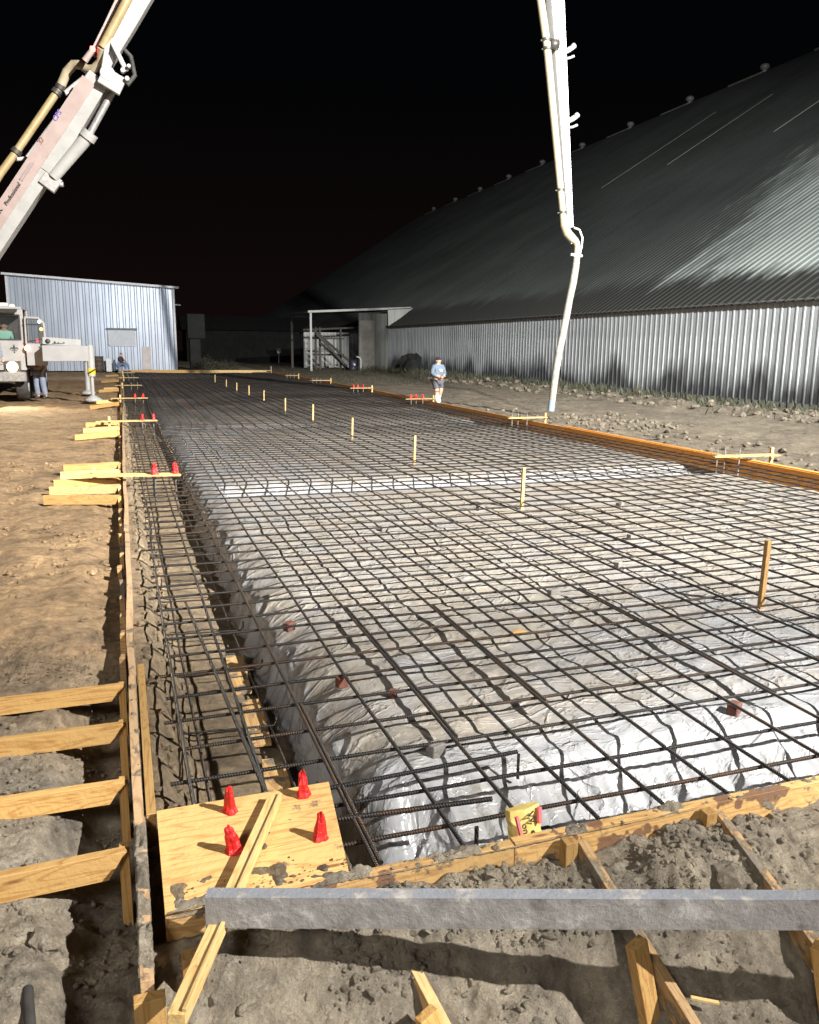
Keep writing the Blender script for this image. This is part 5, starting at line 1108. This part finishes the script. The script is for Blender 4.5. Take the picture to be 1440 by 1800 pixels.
# delivery pipe along the left sections
pp = [V((-3.75, 21.5, 3.2)), V((-2.28, 21.5, 5.46)), V((-1.9, 21.5, 5.97)), V((-.90, 21.5, 7.40)), V((-.74, 21.45, 7.72)), V((-.58, 21.35, 7.86)), V((-.42, 21.25, 7.84)), V((-.30, 21.15, 7.72)), V((-.14, 21.0, 7.72)), V((-.0, 20.9, 7.86)), V((.04, 20.7, 8.08)), V((.62, 20.5, 9.05)), A2 + V((-.05, -.45, .4)) + V((.51, -.05, .86)) * 3.6, A2 + V((-.05, -.45, .4)) + V((.51, -.05, .86)) * 14]
pi1 = T('delivery_pipe', MB().tube([B(p) for p in pp[:4]], .085, 12), PIPE_T); T('elbow', MB().tube([B(p) for p in pp[3:11]], .10, 12), PIPE_C, 0, pi1); T('straight', MB().tube([B(p) for p in pp[10:]], .095, 12), PIPE_T, 0, pi1)
for q, t_ in ((1, .62), (3, .0), (3, -.12)):
    dd_ = (pp[q + 1] - pp[q]).normalized() if t_ >= 0 else (pp[3] - pp[2]).normalized(); c = pp[q] + dd_ * t_ * (1.0 if q == 1 else 1.2)
    T('pipe_clamp', MB().tube([B(c - dd_ * .05), B(c + dd_ * .05)], .12, 12), DARKM, 0, pi1)
T('pipe_bracket', MB().tube([B((-1.92, 21.45, 5.78)), B((-1.62, 21.6, 5.86)), B((-1.35, 21.75, 5.80))], .045, 8), STEEL_W, 0, pi1)
T('pipe_bracket', MB().tube([B((-.80, 21.3, 7.22)), B((-.36, 21.4, 7.34)), B((-.15, 21.5, 7.22))], .045, 8).tube([B((-.8, 21.3, 7.24)), B((-.55, 21.3, 7.46)), B((-.38, 21.3, 7.60))], .045, 8), STEEL_W, 0, pi1)
# folded over the top, then down to the tip section
T('boom_section', MB().beam(B(A4), B(A5), .42, .42, up=(0, -1, 0)), STEEL_W, .01)
TA = V((10.28, 19.6, 16.5)); dT = (TIP - V((11.02, 20.5, 10.6))).normalized()
tp = MB(); top = V((11.02, 20.5, 10.6)) - dT * 9; tp.beam(B(top), B(V((10.98, 20.5, 10.40))), .40, .40, up=(0, -1, 0), w2=.34, h2=.32).beam(B(V((10.98, 20.5, 10.40))), B(TIP + V((0, 0, .08))), .36, .32, up=(0, -1, 0), w2=.15, h2=.16)
ts = T('boom_section', tp, simple('bright_white_enamel', (.9, .9, .9), (.85, .85, .86), 3, .25), .008)
T('boom_section', MB().beam(B(A5), B(top), .40, .40, up=(0, -1, 0)), STEEL_W, .01)
for (z, h, m_) in [(10.32, .30, PINK), (9.98, .14, BLUE), (9.55, .16, PINK), (5.18, .16, PINK)]:
    f = (10.40 - z) / (10.40 - 4.94); w_ = .36 - .21 * f; x = 10.98 + (11.70 - 10.98) * f
    T('decal', MB().box(B((x - .03 * (1 - f), 20.5 - .16 + .08 * f - .012, z)), (w_ * .36, .012, h), (0, -.13, 0)), m_, .0, ts)
    if m_ is BLUE or z > 9: T('decal_frame', MB().box(B((x - .03 * (1 - f), 20.5 - .16 + .08 * f - .006, z - .0)), (w_ * .5, .012, h + .06), (0, -.13, 0)), WHITE_P, 0, ts)
for z in (9.22, 7.58):
    f = (10.40 - z) / 5.46; x = 10.98 + .72 * f + .16 - .08 * f
    h = T('hook_bracket', MB().tube([B((x, 20.45, z - .02)), B((x + .12, 20.4, z + .06)), B((x + .22, 20.4, z + .12))], [.05, .07, .06], 8).tube([B((x + .20, 20.4, z + .12)), B((x + .26, 20.4, z + .17))], .07, 10).tube([B((x, 20.45, z - .16)), B((x + .13, 20.4, z - .14)), B((x + .26, 20.4, z - .08))], .032, 8), STEEL_W, 0, ts)
tpp = [top + V((-.42, 0, 0)), V((10.51, 20.4, 10.35)), V((10.74, 20.4, 9.32)), V((11.42, 20.4, 5.25)), V((11.47, 20.4, 4.98)), V((11.58, 20.4, 4.78)), V((11.74, 20.4, 4.64)), V((11.84, 20.4, 4.58)), V((11.90, 20.4, 4.48)), V((11.91, 20.4, 4.2))]
P_ = T('delivery_pipe', MB().tube([B(p) for p in tpp], [.10] * 3 + [.085, .105, .12, .12, .10, .085, .08], 14), PIPE_C)
for c in (tpp[2] + V((-.02, 0, .10)), tpp[2] + V((.02, 0, -.10)), V((11.32, 20.4, 5.86)), V((11.41, 20.4, 5.30)), V((11.86, 20.4, 4.55))):
    big = c.z > 9; T('pipe_clamp', MB().tube([B(c + V((0, 0, .03))), B(c - V((0, 0, .03)))], .13 if big else .105, 12).tube([B(c + V((-.16, 0, -.03))), B(c + V((.0, 0, .0)))], .022, 6), DARKM if c.z > 5 else STEEL_W, 0, P_)
T('coupling', MB().lathe(B((10.92, 20.35, 9.32)), [(0, -.12), (.13, -.10), (.14, .1), (0, .12)], 14, 'X'), DARKM, 0, P_)
T('safety_sling', MB().tube([B((11.78, 20.4, 4.93)), B((11.95, 20.4, 4.88)), B((12.05, 20.4, 4.68)), B((12.04, 20.4, 4.45)), B((11.99, 20.4, 4.24))], .028, 8), WHITE_P, 0, P_)
T('hose_clamp', MB().tube([B((11.91, 20.4, 4.26)), B((11.91, 20.4, 4.18))], .10, 14).tube([B((11.72, 20.4, 4.23)), B((11.86, 20.4, 4.23))], .04, 8).tube([B((11.96, 20.4, 4.22)), B((12.06, 20.4, 4.21))], .04, 8), WHITE_P, 0, P_)
hp = [V((11.91, 20.4, 4.22)), V((11.90, 20.42, 3.9)), V((11.86, 20.45, 3.5)), V((11.80, 20.5, 3.05)), V((11.74, 20.52, 2.6)), V((11.68, 20.55, 2.15)), V((11.60, 20.58, 1.65)), V((11.54, 20.6, 1.1)), V((11.48, 20.6, .5)), V((11.44, 20.6, .04))]
hm = simple('cement_dusted_hose', (.22, .205, .17), (.34, .32, .27), 7, .8, 0, .01, 30)
ho = T('end_hose', MB().tube([B(p) for p in hp], [.092, .095, .10, .094, .10, .098, .102, .098, .095, .09], 16), hm); T('hose_tip', MB().tube([B((11.462, 20.6, .30)), B((11.435, 20.6, .0))], .094, 16), simple('blue_grey_tip', (.22, .28, .36), rough=.6), 0, ho)
# light tower that carries the flood (behind the photographer)
lt = thing('light_tower', (13.5, -9.1, 0), 'portable light tower with raised mast behind the photographer', 'light tower')
MB().box((0, 0, .9), (1.3, 2.2, 1.1)).obj('generator', YEL, lt, bevel=.04); MB().tube([(0, 0, 1.2), (0, 0, 5), (0, 0, 14.2)], [.09, .07, .04], 10).obj('mast', GREYM, lt); MB().beam((-.9, .1, 14.3), (.9, .1, 14.3), .06, .06).obj('lamp_bar', GREYM, lt)
for x in (-1, 1):
    w_ = MB().lathe((x * .75, .6, .33), [(.16, -.1), (.33, -.1), (.33, .1), (.16, .1)], 18, 'X').obj('wheel', BLACK, lt)
# smoothing by angle on lathe ends is not needed; keep everything as built
